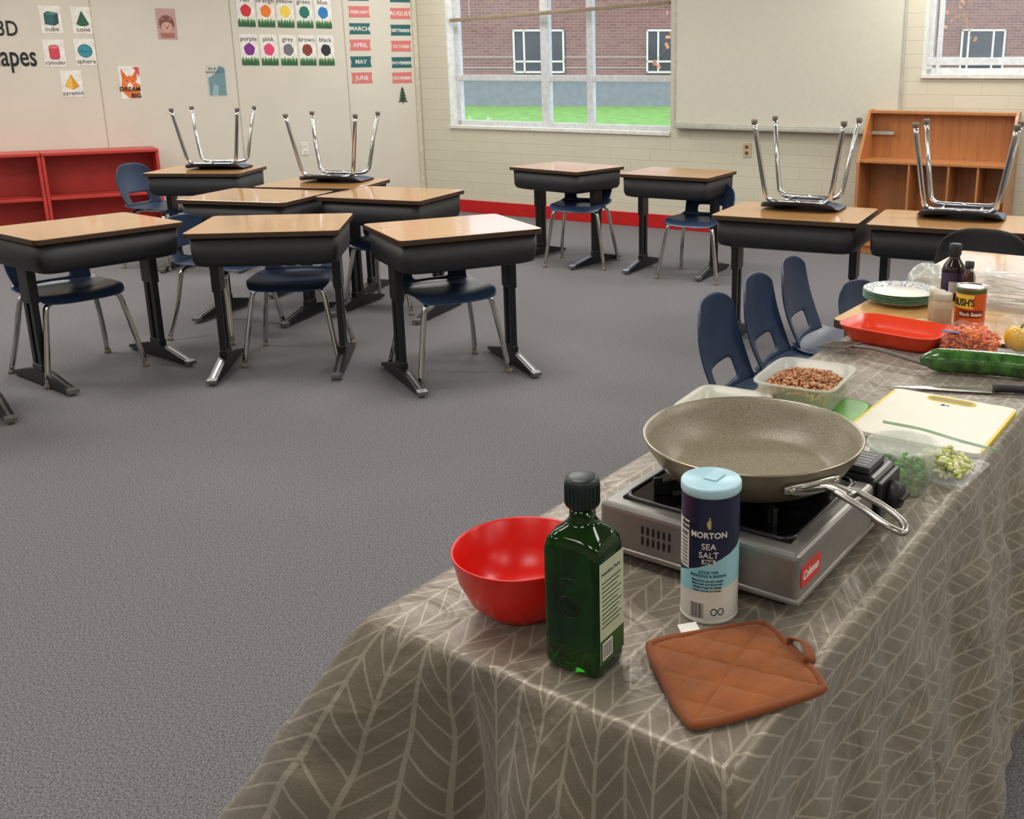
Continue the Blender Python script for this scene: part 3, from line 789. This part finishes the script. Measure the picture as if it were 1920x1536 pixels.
b.add(patch(phi0-64,phi0-44,.1155,.1175,r0+.0004,3));part('nutrition_lines',b,BLACK,sa)
# pot holder
PH=M('rust_quilt',(142,78,30),.85,bump=.25,bs=500,sheen=.1,noise_=.08)
PB=M('rust_binding',(128,66,26),.85,sheen=.1)
ph=thing('pot_holder','rust orange quilted pot holder with loop and tag','pot holder',TT(.43,.135,ZC+.0005,0))
Q=[Vector((.325-.43,.13-.135)),Vector((.425-.43,.25-.135)),Vector((.545-.43,.165-.135)),Vector((.45-.43,.022-.135))]
def qp(u,v):
    uu=u*(1-.07*v**4);vv=v*(1-.07*u**4);a=(uu+1)/2;c=(vv+1)/2
    return (Q[0]*(1-a)+Q[1]*a)*(1-c)+(Q[3]*(1-a)+Q[2]*a)*c
def hf(u,v):
    p1=abs(math.sin((u+v)*math.pi*1.5));p2=abs(math.sin((u-v)*math.pi*1.5))
    e_=max(0,1-max(abs(u),abs(v))**10)
    return .006+.0050*min(1,(p1*p2)**.35)*e_+.004*math.sin(u*2+1)*.5*e_+.0012*noise.noise(Vector((u*5,v*5,0)))*e_
def phf(u,v): q=qp(u,v);return (q.x,q.y,hf(u,v))
n_=80
vs,fs=gridmesh(phf,n_,n_)
nb_=len(vs);vs=vs+[(x,y,.0005) for x,y,z in vs];fs=fs+[tuple(k+nb_ for k in f[::-1]) for f in fs]
part('quilted_pad',B().add((vs,fs),0,True),PH,ph)
bd=[]
for k in range(40): bd.append(qp(-1+2*k/40,-1))
for k in range(40): bd.append(qp(1,-1+2*k/40))
for k in range(40): bd.append(qp(1-2*k/40,1))
for k in range(40): bd.append(qp(-1,1-2*k/40))
part('edge_binding',B().add(tube([(q.x,q.y,.0052) for q in bd],.005,8,True,.0052),0,True),PB,ph)
l0=qp(1,-.25);l1=qp(1,.35);dd=(l1-l0);nn=Vector((dd.y,-dd.x)).normalized()
if nn.dot(l0)<0: nn=-nn
pts=[(l0.x,l0.y,.008),(l0.x+nn.x*.004,l0.y+nn.y*.004,.014),((l0.x+l1.x)/2+nn.x*.010,(l0.y+l1.y)/2+nn.y*.010,.018),(l1.x+nn.x*.004,l1.y+nn.y*.004,.014),(l1.x,l1.y,.008)]
part('hanging_loop',B().add(tube(cr(pts,6),.002,8,False,.008),0,True),PB,ph)
e=part('care_tag',B().add(rbox(-.012,.012,-.008,.008,0,.0012,.0005)),WHITE,ph,T3(.357-.43,.180-.135,.010)@RZ(50)@RX(8))
# stove
SILV=M('silver_paint',(140,138,132),.33,.55,.03,40)
st=thing('camping_stove','silver and black portable butane camping stove','stove',TT(.298,.470,ZC,0))
b=B().add(rbox(-.15,.15,-.18,.085,.014,.082,.008,3))
b.add(rbox(-.153,.153,-.183,.088,.014,.022,.003))
part('body',b,SILV,st)
b=B().add(rbox(-.147,.150,.085,.18,.014,.086,.010,3)).add(rbox(.148,.158,.09,.175,.02,.080,.004))
part('gas_compartment',b,M('stove_black',(24,24,26),.3),st)
part('compartment_lid',B().add(rbox(-.14,.09,.095,.172,.086,.094,.004,3)),M('stove_black',(24,24,26)),st)
b=B().add(rbox(.03,.135,.10,.165,.0862,.0960,.001));part('warning_label',b,M('label_grey',(78,80,82),.4),st)
b=B()
for k in range(5): b.add(box(.040,.128,.108+.011*k,.1105+.011*k,.0958,.0963))
part('warning_text',b,M('label_ink_pale',(186,186,180),.5),st)
b=B();lat(b,[(.019,0),(.021,.003),(.019,.016),(.016,.019),(.0,.019)],32,cap1=False);b.add(rbox(-.003,.003,-.017,.017,.015,.025,.001))
part('control_knob',b,BLK,st,T3(.158,.132,.05)@RY(90))
b=B().add(rbox(-.128,.128,-.155,.075,.081,.0845,.003))
part('drip_tray',b,BLKG,st)
b=B().add(tube([(p[0],p[1],.085) for p in rrect(-.126,.126,-.153,.073,.02,6)],.0028,8,True),0,True);part('tray_rim',b,M('tray_rim',(40,40,42),.2),st)
BC=T3(0,-.035,.0845)
b=B();lat(b,[(.075,0),(.070,.002),(.05,-.0005),(.035,.0)],48,cap0=False,cap1=False);lat(b,[(.034,0),(.034,.010),(.028,.014),(.012,.014),(.010,.010),(0,.010)],40,m=1,cap1=False)
part('burner',b,[BLKG,STEEL],st,BC)
for k in range(4):
    b=B().add(rbox(.03,.118,-.002,.002,.004,.020,.001)).add(rbox(.105,.119,-.004,.004,0,.021,.001)).add(rbox(.03,.037,-.005,.005,0,.012,.001)).add(rbox(.119,.132,-.003,.003,0,.026,.001))
    part('pan_support',b,BLKM,st,BC@RZ(45+90*k))
b=B()
for r_ in range(2):
    for k in range(6): b.add(rbox(-.080+.0085*k,-.0765+.0085*k,-.1812,-.179,.035+.016*r_,.047+.016*r_,.0008))
part('vent_slots',b,BLACK,st)
b=B().add(cmesh([rrect(-.03,.03,-.0145,.0145,.005)],.0014),0,False,T3(.1505,-.142,.048)@RZ(90)@RX(90))
part('logo_plate',b,M('logo_red',(206,44,36),.35,noise_=0),st)
part('logo_lettering',B().add(tmesh('Coleman',.0165,.0002,'CENTER',.25,.0003,.8)),WHITE,st,T3(.1514,-.143,.0435)@RZ(90))
for x in (-.12,.12):
    for y in (-.15,.15):
        b=B();lat(b,[(.012,0),(.013,.003),(.011,.015)],16);part('foot',b,BLK,st,T3(x,y,0))
# pan
PIN=M('pan_nonstick',(132,124,106),.42,.1,.0);N,L,p=nodes(PIN)
tc=N.new('ShaderNodeTexCoord');vo=N.new('ShaderNodeTexNoise');vo.inputs['Scale'].default_value=650;vo.inputs['Detail'].default_value=2;L.new(tc.outputs['Object'],vo.inputs['Vector'])
r=N.new('ShaderNodeValToRGB');r.color_ramp.elements[0].position=.30;r.color_ramp.elements[0].color=rgb((100,92,74));r.color_ramp.elements[1].position=.74;r.color_ramp.elements[1].color=rgb((160,150,126))
L.new(vo.outputs['Fac'],r.inputs['Fac']);L.new(r.outputs['Color'],p.inputs['Base Color'])
POUT=M('pan_outside',(156,147,126),.34,.6,.03)
pn=thing('frying_pan','large grey speckled nonstick frying pan on camping stove','frying pan',TT(.303,.448,ZC+.1058,0))
b=B();pr=[(0,0),(.105,0),(.116,.004),(.135,.022),(.148,.042),(.1535,.055),(.1555,.0575),(.1545,.0595),(.1515,.0585),(.1455,.044),(.132,.024),(.116,.008),(.106,.004),(0,.0035)]
lat(b,pr,96,mi=[0,0,0,0,0,2,2,2,1,1,1,1,1],cap0=False,cap1=False)
part('pan_body',b,[POUT,PIN,M('rim_metal',(170,162,144),.3,.9,.03)],pn)
ha=-31
pts_l=cr([(.205,-.010,.052),(.23,-.0125,.054),(.27,-.0135,.054),(.305,-.011,.050),(.318,0,.046),(.305,.011,.050),(.27,.0135,.054),(.23,.0125,.054),(.205,.010,.052)],6)
b=B().add(tube(pts_l,.0045,10,False,.0042),0,True)
arm=cr([(.146,0,.034),(.158,0,.038),(.175,0,.046),(.195,0,.051),(.225,0,.0535)],6)
b.add(tube(arm,[.030-.019*min(1,i/14) for i in range(len(arm))],14,False,.0045),0,True)
br_=[(.1505*math.cos(R(t)),.1505*math.sin(R(t)),.035) for t in range(-17,18,2)]
b.add(tube(br_,.0022,10,False,[.0095*math.sqrt(max(.12,1-abs((i-8.5)/9.2)**4)) for i in range(len(br_))]),0,True)
for yy in (-.034,.034):
    aa=math.asin(yy/.151)
    lat(b,[(.0055,0),(.005,.003),(.003,.0042),(0,.0045)],14,mat=RZ(math.degrees(aa))@T3(.151,0,.035)@RY(90),cap1=False)
part('handle',b,STEEL,pn,RZ(ha))
# containers
def tub(a,c,h,t=.0015,e_=6,tap=.85,rim=.006):
    rs=[rring(a*tap,c*tap,0,e_,56),rring(a*(tap+.04),c*(tap+.04),.006,e_,56),rring(a*.97,c*.97,h-.004,e_,56),rring(a*.97+rim,c*.97+rim,h-.003,e_,56),rring(a*.97+rim,c*.97+rim,h,e_,56),rring(a*.97-t,c*.97-t,h,e_,56),rring(a*(tap+.04)-t,c*(tap+.04)-t,.008,e_,56),rring(a*tap-t,c*tap-t,.003,e_,56)]
    return loft(rs)
GL=M('green_lid',(86,150,50),.35)
thing('green_lid','flat green plastic container lid under food tub','lid',TT(.178,1.005,ZC,8),B().add(loft([rring(.082,.095,0,6,48),rring(.084,.097,.004,6,48),rring(.084,.097,.007,6,48),rring(.076,.089,.008,6,48)]),0,True),GL)
mb=thing('food_tub','frosted plastic tub holding cooked ground meat','food container',TT(.125,1.045,ZC+.0085,6))
part('tub_body',B().add(tub(.082,.10,.056),0,True),FROST,mb)
mm_=[M('meat_brown',(176,118,74),.6),M('meat_tan',(208,156,110),.6),M('meat_dark',(138,88,54),.6)]
random.seed(11)
def fm():
    u=random.uniform(-1,1);v=random.uniform(-1,1);q=1-.3*abs(u)**3-.3*abs(v)**3
    z=random.uniform(.010,.054*q) if random.random()<.4 else .054*q-random.uniform(0,.006)
    k=.80+.12*z/.056
    return (u*(1-.12*v**4)*.080*k,v*(1-.12*u**4)*.098*k*.97,z)
mo=thing('ground_meat','browned crumbled ground meat inside frosted tub','food',TT(.125,1.045,ZC+.0085,6),lumps(1800,fm,.0038),mm_,kind='stuff')
lt=thing('food_tub','shallow frosted plastic tub beside the frying pan','food container',TT(.035,.865,ZC,6))
part('tub_body',B().add(tub(.075,.085,.040),0,True),M('milky_plastic',(206,204,186),.3,0,0,alpha=.85),lt)
cbd=thing('cutting_board','white cutting board with yellow edges and handle hole','cutting board',TT(.38,1.078,ZC,0))
ol=rrect(-.122,.122,-.142,.142,.014,5);hl=rrect(-.045,.045,.107,.127,.0099,5)
YEL=M('yellow_rubber',(216,188,30),.4)
b=B().add(cmesh([ol,hl],.009,.001),0,False,T3(0,0,.0045));part('board_core',b,M('board_white',(218,214,196),.4,noise_=.01),cbd)
b=B()
for sg in (-1,1): b.add(rbox(sg*.1215-.003,sg*.1215+.003,-.125,.125,.0005,.0095,.001))
b.add(tube([(p[0],p[1],.0085) for p in rrect(-.047,.047,.105,.129,.0119,5)],.0026,8,True),0,True)
part('yellow_edging',b,YEL,cbd)
part('printed_logo',B().add(box(-.012,-.004,.08,.09,.0090,.0092)).add(box(-.002,.004,.083,.088,.0090,.0092)),BLACK,cbd)
cu=thing('deli_cup','clear deli cup holding chopped green peppers','food container',TT(.425,.748,ZC,0))
b=B();lat(b,[(.042,0),(.044,.002),(.054,.070),(.0575,.071),(.0575,.076),(.0545,.076),(.052,.070),(.0425,.004),(0,.003)],56,cap1=False)
part('cup_body',b,CUPM,cu)
def fg():
    a=random.uniform(0,6.28);z=random.uniform(.008,.042);r_=(.036+.1*z)*math.sqrt(random.random());return (r_*math.cos(a),r_*math.sin(a),z)
thing('chopped_green_pepper','chopped green peppers inside deli cup','food',TT(.425,.748,ZC,0),lumps(330,fg,.0055),[M('pepper_green',(60,146,24),.4),M('pepper_lime',(100,176,50),.4),M('pepper_deep',(36,104,20),.4)],kind='stuff')
zb=thing('zip_bag','clear zip bag of chopped onion leaning on board','bag',TT(.42,.865,ZC,-9))
def bagf(u,v):
    x=.108*u*(1-.06*(1+v));y=.065*v*(1+.12*u);z=.006+.034*max(0,1-((u-.35)/.75)**2)*(1-v*v)*(1-u*u*.8)+.0025*math.sin(u*9+v*7)+.026*max(0,v)
    return (x,y,max(z,.002))
def bagshell(f,nn=22,low=.0008):
    vs,fs=gridmesh(f,nn,nn);k=len(vs);vs=vs+[(x,y,max(low,z-.03)) for x,y,z in vs];fs=fs+[tuple(q+k for q in f_[::-1]) for f_ in fs]
    return vs,fs
part('bag_film',B().add(bagshell(bagf),0,True),BAGM,zb)
part('zip_strip',B().add(tube(cr([(-.105,.060,.033),(-.03,.061,.037),(.04,.063,.033),(.11,.070,.030)],6),.0012,6,False,.003)),M('zip_green',(150,196,150),.3,0,0,alpha=.6),zb)
def fo(): 
    x=random.uniform(-.0,.09);q=1-((x-.045)/.05)**2
    return (x,random.uniform(-.05,.02),random.uniform(.006,.012+.024*max(0,q)))
thing('chopped_onion','chopped pale onion inside clear zip bag','food',TT(.42,.865,ZC,-9),lumps(420,fo,.005),[M('onion_pale',(206,210,130),.35),M('onion_white',(226,226,180),.35),M('onion_lime',(184,198,100),.35)],kind='stuff')
kn=thing('kitchen_knife','chef knife with black handle lying on tablecloth','knife',TT(.43,1.325,ZC,25))
bl_=[(-.22,0),(-.15,.010),(-.05,.018),(.0,.02),(.0,-.016),(-.06,-.014),(-.13,-.009),(-.20,-.002)]
part('blade',B().add(cmesh([bl_],.0018),0,False,T3(0,0,.004)),STEEL,kn)
part('handle',B().add(tube(cr([(0,0,.010),(.03,0,.011),(.07,0,.010),(.11,-.003,.010)],4),.011,12,False,.009),0,True),BLK,kn)
pts=cr([(.0,0,.028),(.08,.01,.029),(.17,.018,.029),(.27,.02,.028),(.33,.016,.028)],8);n=len(pts)
rr=[.027*max(.25,min(1,math.sin(math.pi*min(.5,(i+.7)/n*3.2))))*(1 if i<n-5 else [.97,.9,.8,.62,.35][i-(n-5)]) for i in range(n)]
cm=M('cucumber_green',(50,96,30),.22,noise_=.3,ns=45,coat=.6,bump=.2,bs=60)
thing('cucumber','long green cucumber in clear wrap','cucumber',TT(.25,1.395,ZC,12),B().add(tube(pts,rr,20),0,True),cm)
thing('red_tray','shallow coral red rectangular melamine tray','tray',TT(.125,1.60,ZC,-6),B().add(loft([rring(.10,.062,0,5,64),rring(.112,.073,.012,5,64),rring(.128,.086,.040,5,64),rring(.130,.088,.043,5,64),rring(.127,.085,.0435,5,64),rring(.109,.07,.014,5,64),rring(.098,.06,.005,5,64)]),0,True),ORANGEP)
tu=thing('slotted_turner','metal slotted turner with grey handle','spatula',TT(.035,1.455,ZC,-14))
hs=[rrect(-.045,.045,-.036,.036,.008,4)]+[rrect(-.036,.028,-.027+.0145*k,-.020+.0145*k,.003,2) for k in range(4)]
part('turner_head',B().add(cmesh(hs,.0025),0,False,T3(0,0,.014)@RY(-9)),M('nylon_grey',(84,80,72),.35,.3),tu)
part('handle',B().add(tube(cr([(.03,0,.016),(.07,0,.022),(.12,0,.024),(.24,0,.016)],5),.006,10,False,.004),0,True),M('turner_handle',(110,104,94),.35,.6),tu)
def bagthing(lab,w,s,r,ax,ay,az):
    e=thing('produce_bag',lab,'bag',TT(w,s,ZC,r))
    def f(u,v):
        return (ax*u*(1-.1*v*v),ay*v*(1-.1*u*u),.004+az*max(0,(1-u**4)*(1-v**4))**.6+.004*math.sin(u*8+1)*math.cos(v*7))
    vs,fs=gridmesh(f,22,22);k=len(vs);vs=vs+[(x,y,.0008) for x,y,z in vs];fs=fs+[tuple(q+k for q in f_[::-1]) for f_ in fs]
    part('bag_film',B().add((vs,fs),0,True),BAGT,e);return e
random.seed(5)
cb_=bagthing('clear bag of shredded carrots with purple print',.305,1.60,10,.075,.062,.07)
part('printed_label',B().add(rbox(-.062,-.02,-.050,-.030,.058,.0595,.0005)),M('purple_print',(60,36,110),.5),cb_)
b=B()
for i in range(520):
    x=random.uniform(-.058,.058);y=random.uniform(-.046,.046);z=.006+random.uniform(.0,.056)*(1-.4*(abs(x)/.058)**2)
    a=random.uniform(0,6.28);l=random.uniform(.014,.026);d=Vector((math.cos(a)*l,math.sin(a)*l,random.uniform(-.006,.006)))
    b.add(tube([Vector((x,y,z))-d*.5,Vector((x,y,z+.002)),Vector((x,y,z))+d*.5],.0028,5),random.randrange(2))
thing('shredded_carrot','shredded orange carrots inside clear bag','food',TT(.305,1.60,ZC,10),b,[M('carrot_orange',(230,96,10),.4),M('carrot_light',(240,130,30),.4)],kind='stuff')
bagthing('clear bag of yellow bell peppers',.445,1.69,0,.075,.085,.07)
YP=M('yellow_pepper',(230,176,0),.22,noise_=.08,coat=.3)
def pepper(w,s,r,z=.034):
    e=thing('yellow_bell_pepper','yellow bell pepper inside clear bag','pepper',TT(w,s,ZC+.002,r),group='yellow bell peppers in a bag')
    vs=[];fs=[];nu,nv=40,18
    for j in range(nv+1):
        t=math.pi*j/nv
        for i in range(nu):
            a=2*math.pi*i/nu;q=(1+.10*math.cos(4*a))
            rr_=.033*math.sin(t)**.7*q;zz=.035-.033*math.cos(t)+.008*math.exp(-(math.sin(t)/.35)**2)*(-1 if j>nv/2 else .6)
            vs.append((rr_*math.cos(a),rr_*math.sin(a),max(.0,zz)))
    for j in range(nv):
        for i in range(nu): fs.append((j*nu+i,j*nu+(i+1)%nu,(j+1)*nu+(i+1)%nu,(j+1)*nu+i))
    part('pepper_flesh',B().add((vs,fs),0,True),YP,e)
    part('stem',B().add(tube(cr([(0,0,.056),(.002,0,.064),(.006,0,.070)],3),.0035,8),0,True),M('pepper_stem',(96,130,50),.6),e)
pepper(.405,1.665,0);pepper(.475,1.65,30);pepper(.435,1.73,60)
ca=thing('bean_can','tin can of black beans with orange label','can',TP(.238,1.845,.7395,0)@Matrix.Scale(1.06,4))
b=B();lat(b,[(.036,0),(.0372,.002),(.0360,.004),(.0362,.006)],48,cap1=False);part('tin_base',b,STEEL,ca)
b=B();lat(b,[(.0362,.101),(.0360,.103),(.0374,.105),(.0372,.107),(.0355,.1065),(.0352,.104),(.026,.1045),(.0,.104)],48,cap0=False,cap1=False);part('tin_lid',b,STEEL,ca)
pc=math.degrees(math.atan2(-1,-.33))+33-3
vs=[];fs=[];ms=[];NA,NZ=90,50
for j in range(NZ+1):
    for i in range(NA):
        a=2*math.pi*i/NA;vs.append((.0364*math.cos(a),.0364*math.sin(a),.006+.095*j/NZ))
for j in range(NZ):
    for i in range(NA):
        fs.append((j*NA+i,j*NA+(i+1)%NA,(j+1)*NA+(i+1)%NA,(j+1)*NA+i))
        a=(360*(i+.5)/NA-pc+180)%360-180;z=(j+.5)/NZ
        m=0
        if z>.90: m=1
        elif abs(a+28)<42 and .52<z<.88: m=2
        elif abs(a-8)<50 and .28<z<.48: m=3
        ms.append(m)
part('paper_label',B().add((vs,fs),ms,True),[M('can_orange',(200,84,24),.35),M('can_green',(60,90,40),.35),M('can_yellow',(240,200,70),.35),M('can_dark',(120,28,20),.35)],ca)
wrap("BUSH'S",.025,pc-26,.062,BLACK,.0372,.0006,par=ca,sx=.72)
wrap("Black Beans",.012,pc+6,.0375,WHITE,.0369,.0002,par=ca)
def jar(w,s,r_,h,fill,lab):
    e=thing('spice_jar',lab,'jar',TP(w,s,.7395,0),group='spice jars by the bean can')
    b=B();lat(b,[(r_*.9,0),(r_,.003),(r_,h*.75),(r_*.86,h*.80),(r_*.86,h*.82)],32);part('jar_glass',b,M('jar_glass',(226,216,190),.12,0,0,alpha=.3),e)
    b=B();lat(b,[(r_*.86,.003),(r_*.93,.005),(r_*.93,h*.55)],32);part('spice_fill',b,fill,e)
    b=B();lat(b,[(r_*.93,h*.80),(r_*.95,h*.82),(r_*.95,h*.98),(r_*.88,h)],32);part('jar_lid',b,M('jar_lid',(196,186,164),.4,0,0,alpha=.85),e)
jar(.135,1.90,.023,.078,M('spice_tan',(176,126,70),.7),'small jar of tan spice')
jar(.178,1.80,.026,.095,M('spice_brown',(150,96,50),.7),'small jar of brown spice')
PLM=M('paper_plate',(236,234,224),.4,0,0);N,L,p=nodes(PLM)
tc=N.new('ShaderNodeTexCoord');sp=N.new('ShaderNodeSeparateXYZ');L.new(tc.outputs['Object'],sp.inputs[0])
rad=math_(N,L,'SQRT',math_(N,L,'ADD',math_(N,L,'POWER',sp.outputs[0],2),math_(N,L,'POWER',sp.outputs[1],2)))
nn_=N.new('ShaderNodeTexNoise');nn_.inputs['Scale'].default_value=38;nn_.inputs['Distortion'].default_value=2.5;L.new(tc.outputs['Object'],nn_.inputs['Vector'])
f_=math_(N,L,'MULTIPLY',math_(N,L,'LESS_THAN',math_(N,L,'ABSOLUTE',math_(N,L,'SUBTRACT',nn_.outputs['Fac'],.5)),.035),math_(N,L,'GREATER_THAN',rad,.080))
ring_=math_(N,L,'GREATER_THAN',rad,.1085)
c_=mixc(N,L,f_,rgb((228,226,216)),rgb((40,76,140)));c_=mixc(N,L,ring_,c_,rgb((110,156,120)))
L.new(c_,p.inputs['Base Color'])
b=B();lat(b,[(0,.0006),(.07,.0006),(.078,.004),(.088,.011),(.108,.016),(.1105,.0165),(.1105,.018),(.107,.0175),(.088,.0128),(.078,.006),(.07,.0022),(0,.0022)],64,cap0=False,cap1=False)
pmesh=b.mesh('paper_plate',[PLM])
for k in range(6):
    thing('paper_plate','white paper plate with blue rim pattern in stack','plate',TP(-.01+.001*math.sin(k*3),2.04+.001*math.cos(k*2),.7385+.0045*k,k*37),pmesh,group='stack of paper plates')
sb=thing('sauce_bottle','dark sauce bottle with black cap and white label','bottle',TP(.10,2.17,.7395,0)@Matrix.Diagonal((1.05,1.05,1,1)))
b=B();lat(b,[(.028,0),(.032,.003),(.032,.085),(.028,.10),(.016,.118),(.0135,.13),(.0135,.138)],40);part('bottle_body',b,M('dark_sauce',(30,16,14),.12,noise_=0),sb)
b=B();lat(b,[(.0165,.130),(.0175,.132),(.0175,.160),(.0155,.163),(0,.163)],32,cap1=False);part('cap',b,BLK,sb)
pa=math.degrees(math.atan2(-1,-.3))+33
part('label',B().add(patch(pa-80,pa+80,.018,.080,.0323,16),0,True),ink((56,34,70)),sb)
part('label_panel',B().add(patch(pa-20,pa+50,.022,.055,.0325,10),0,True),SW,sb)
b=B()
for k in range(6): b.add(patch(pa-14,pa+42,.050-.005*k,.0512-.005*k,.0327,6))
part('label_text',b,BLACK,sb)
sb2=thing('sauce_bottle','brown seasoning bottle with black cap','bottle',TP(.155,2.13,.7395,0))
b=B();lat(b,[(.017,0),(.02,.003),(.02,.08),(.012,.095),(.011,.105)],32);part('bottle_body',b,M('brown_sauce',(60,34,20),.15,noise_=0),sb2)
b=B();lat(b,[(.0125,.103),(.013,.105),(.013,.122),(0,.123)],24,cap1=False);part('cap',b,BLK,sb2)
fc=thing('clear_plastic_box','clear plastic box holding white forks','container',TP(.29,2.14,.7395,-12))
part('box_body',B().add(tub(.115,.08,.105,rim=.008),0,True),CLEAR,fc)
fk=B()
out=[(-.004,-.085),(.004,-.085),(.0035,.0),(.0025,.03),(.011,.045),(.012,.085),(.0095,.085),(.0085,.055),(.0055,.055),(.005,.085),(.0015,.085),(.001,.055),(-.001,.055),(-.0015,.085),(-.005,.085),(-.0055,.055),(-.0085,.055),(-.0095,.085),(-.012,.085),(-.011,.045),(-.0025,.03),(-.0035,0)]
fk.add(cmesh([out],.0018));fmesh_=fk.mesh('plastic_fork',[M('white_plastic',(228,228,226),.3,noise_=0)])
random.seed(9)
for k in range(18):
    mt=TP(.29,2.14,.7395,-12)@T3(random.uniform(-.02,.02),random.uniform(-.035,.035),.012+.0048*k)@RZ(random.uniform(-18,18)+(90 if k%2 else -90))@RX(random.uniform(-3,6))
    thing('plastic_fork','white plastic fork in clear box','fork',mt,fmesh_,group='plastic forks in a clear box')
def crump(name,lab,cat,w,s,ax,ay,az,mat,r=0):
    vs=[];fs=[];nu,nv=36,14
    for j in range(nv+1):
        t=math.pi/2*j/nv
        for i in range(nu):
            a=2*math.pi*i/nu;q=1+.22*noise.noise(Vector((math.cos(a)*2+w*9,math.sin(a)*2,t*2)))+.12*noise.noise(Vector((math.cos(a)*6,math.sin(a)*6,t*6+s)))
            vs.append((ax*math.cos(t)*math.cos(a)*q,ay*math.cos(t)*math.sin(a)*q,az*math.sin(t)*(q)))
    for j in range(nv):
        for i in range(nu): fs.append((j*nu+i,j*nu+(i+1)%nu,(j+1)*nu+(i+1)%nu,(j+1)*nu+i))
    return thing(name,lab,cat,TP(w,s,.7395,r),B().add((vs,fs),0,True),mat)
crump('crumpled_plastic_bag','crumpled white translucent plastic bag','bag',-.035,2.36,.06,.09,.055,M('white_film',(206,212,206),.25,0,0,alpha=.75))
crump('snack_pouch','shiny purple foil pouch','bag',.425,1.98,.05,.035,.10,M('purple_foil',(66,60,140),.2,.3),0)
crump('clear_wrap','crumpled clear plastic wrap','plastic wrap',.35,1.88,.06,.045,.04,M('wrap_film',(230,230,220),.1,0,0,alpha=.25),20)
# ------------------------------------------------------------------ light
def area(x,y,z,sx,sy,pw,col=(1,.97,.925),rot=(0,0,0)):
    l=bpy.data.lights.new('ceiling_light','AREA');l.shape='RECTANGLE';l.size=sx;l.size_y=sy;l.energy=pw;l.color=col
    o=bpy.data.objects.new('ceiling_light',l);COL.objects.link(o);o.location=(x,y,z);o.rotation_euler=rot
for x in (-6.5,-3.6,-.7,2.2,4.6):
    for y in (-1.2,1.6,4.4,7.0):
        if x>4 and y>5: continue
        area(x,y,2.73,1.2,.6,{-1.2:22,1.6:28,4.4:40,7.0:40}[y])
area(-1.8,9.0,2.73,1.2,.6,28)
su=bpy.data.lights.new('sun','SUN');su.energy=1.8;su.angle=.02;su.color=(1,.95,.88)
so=bpy.data.objects.new('sun',su);COL.objects.link(so);so.rotation_euler=(R(52),0,R(-35))
w=bpy.data.worlds.new('World');SC.world=w;w.use_nodes=True
bg=w.node_tree.nodes['Background'];bg.inputs[0].default_value=(.74,.85,1,1);bg.inputs[1].default_value=2.1
# ------------------------------------------------------------------ camera
cam=bpy.data.cameras.new('camera');cam.sensor_width=36;cam.sensor_fit='HORIZONTAL';cam.lens=1850*36/1920
cam.shift_x=(960-1200)/1920;cam.shift_y=-(768-620)/1920;cam.clip_start=.05;cam.clip_end=300
co=bpy.data.objects.new('camera',cam);COL.objects.link(co);co.location=(0,0,1.40)
co.rotation_euler=(math.pi/2-math.atan(492/1850),0,0)
SC.camera=co
SC.view_settings.view_transform='Standard';SC.view_settings.look='None';SC.view_settings.exposure=0
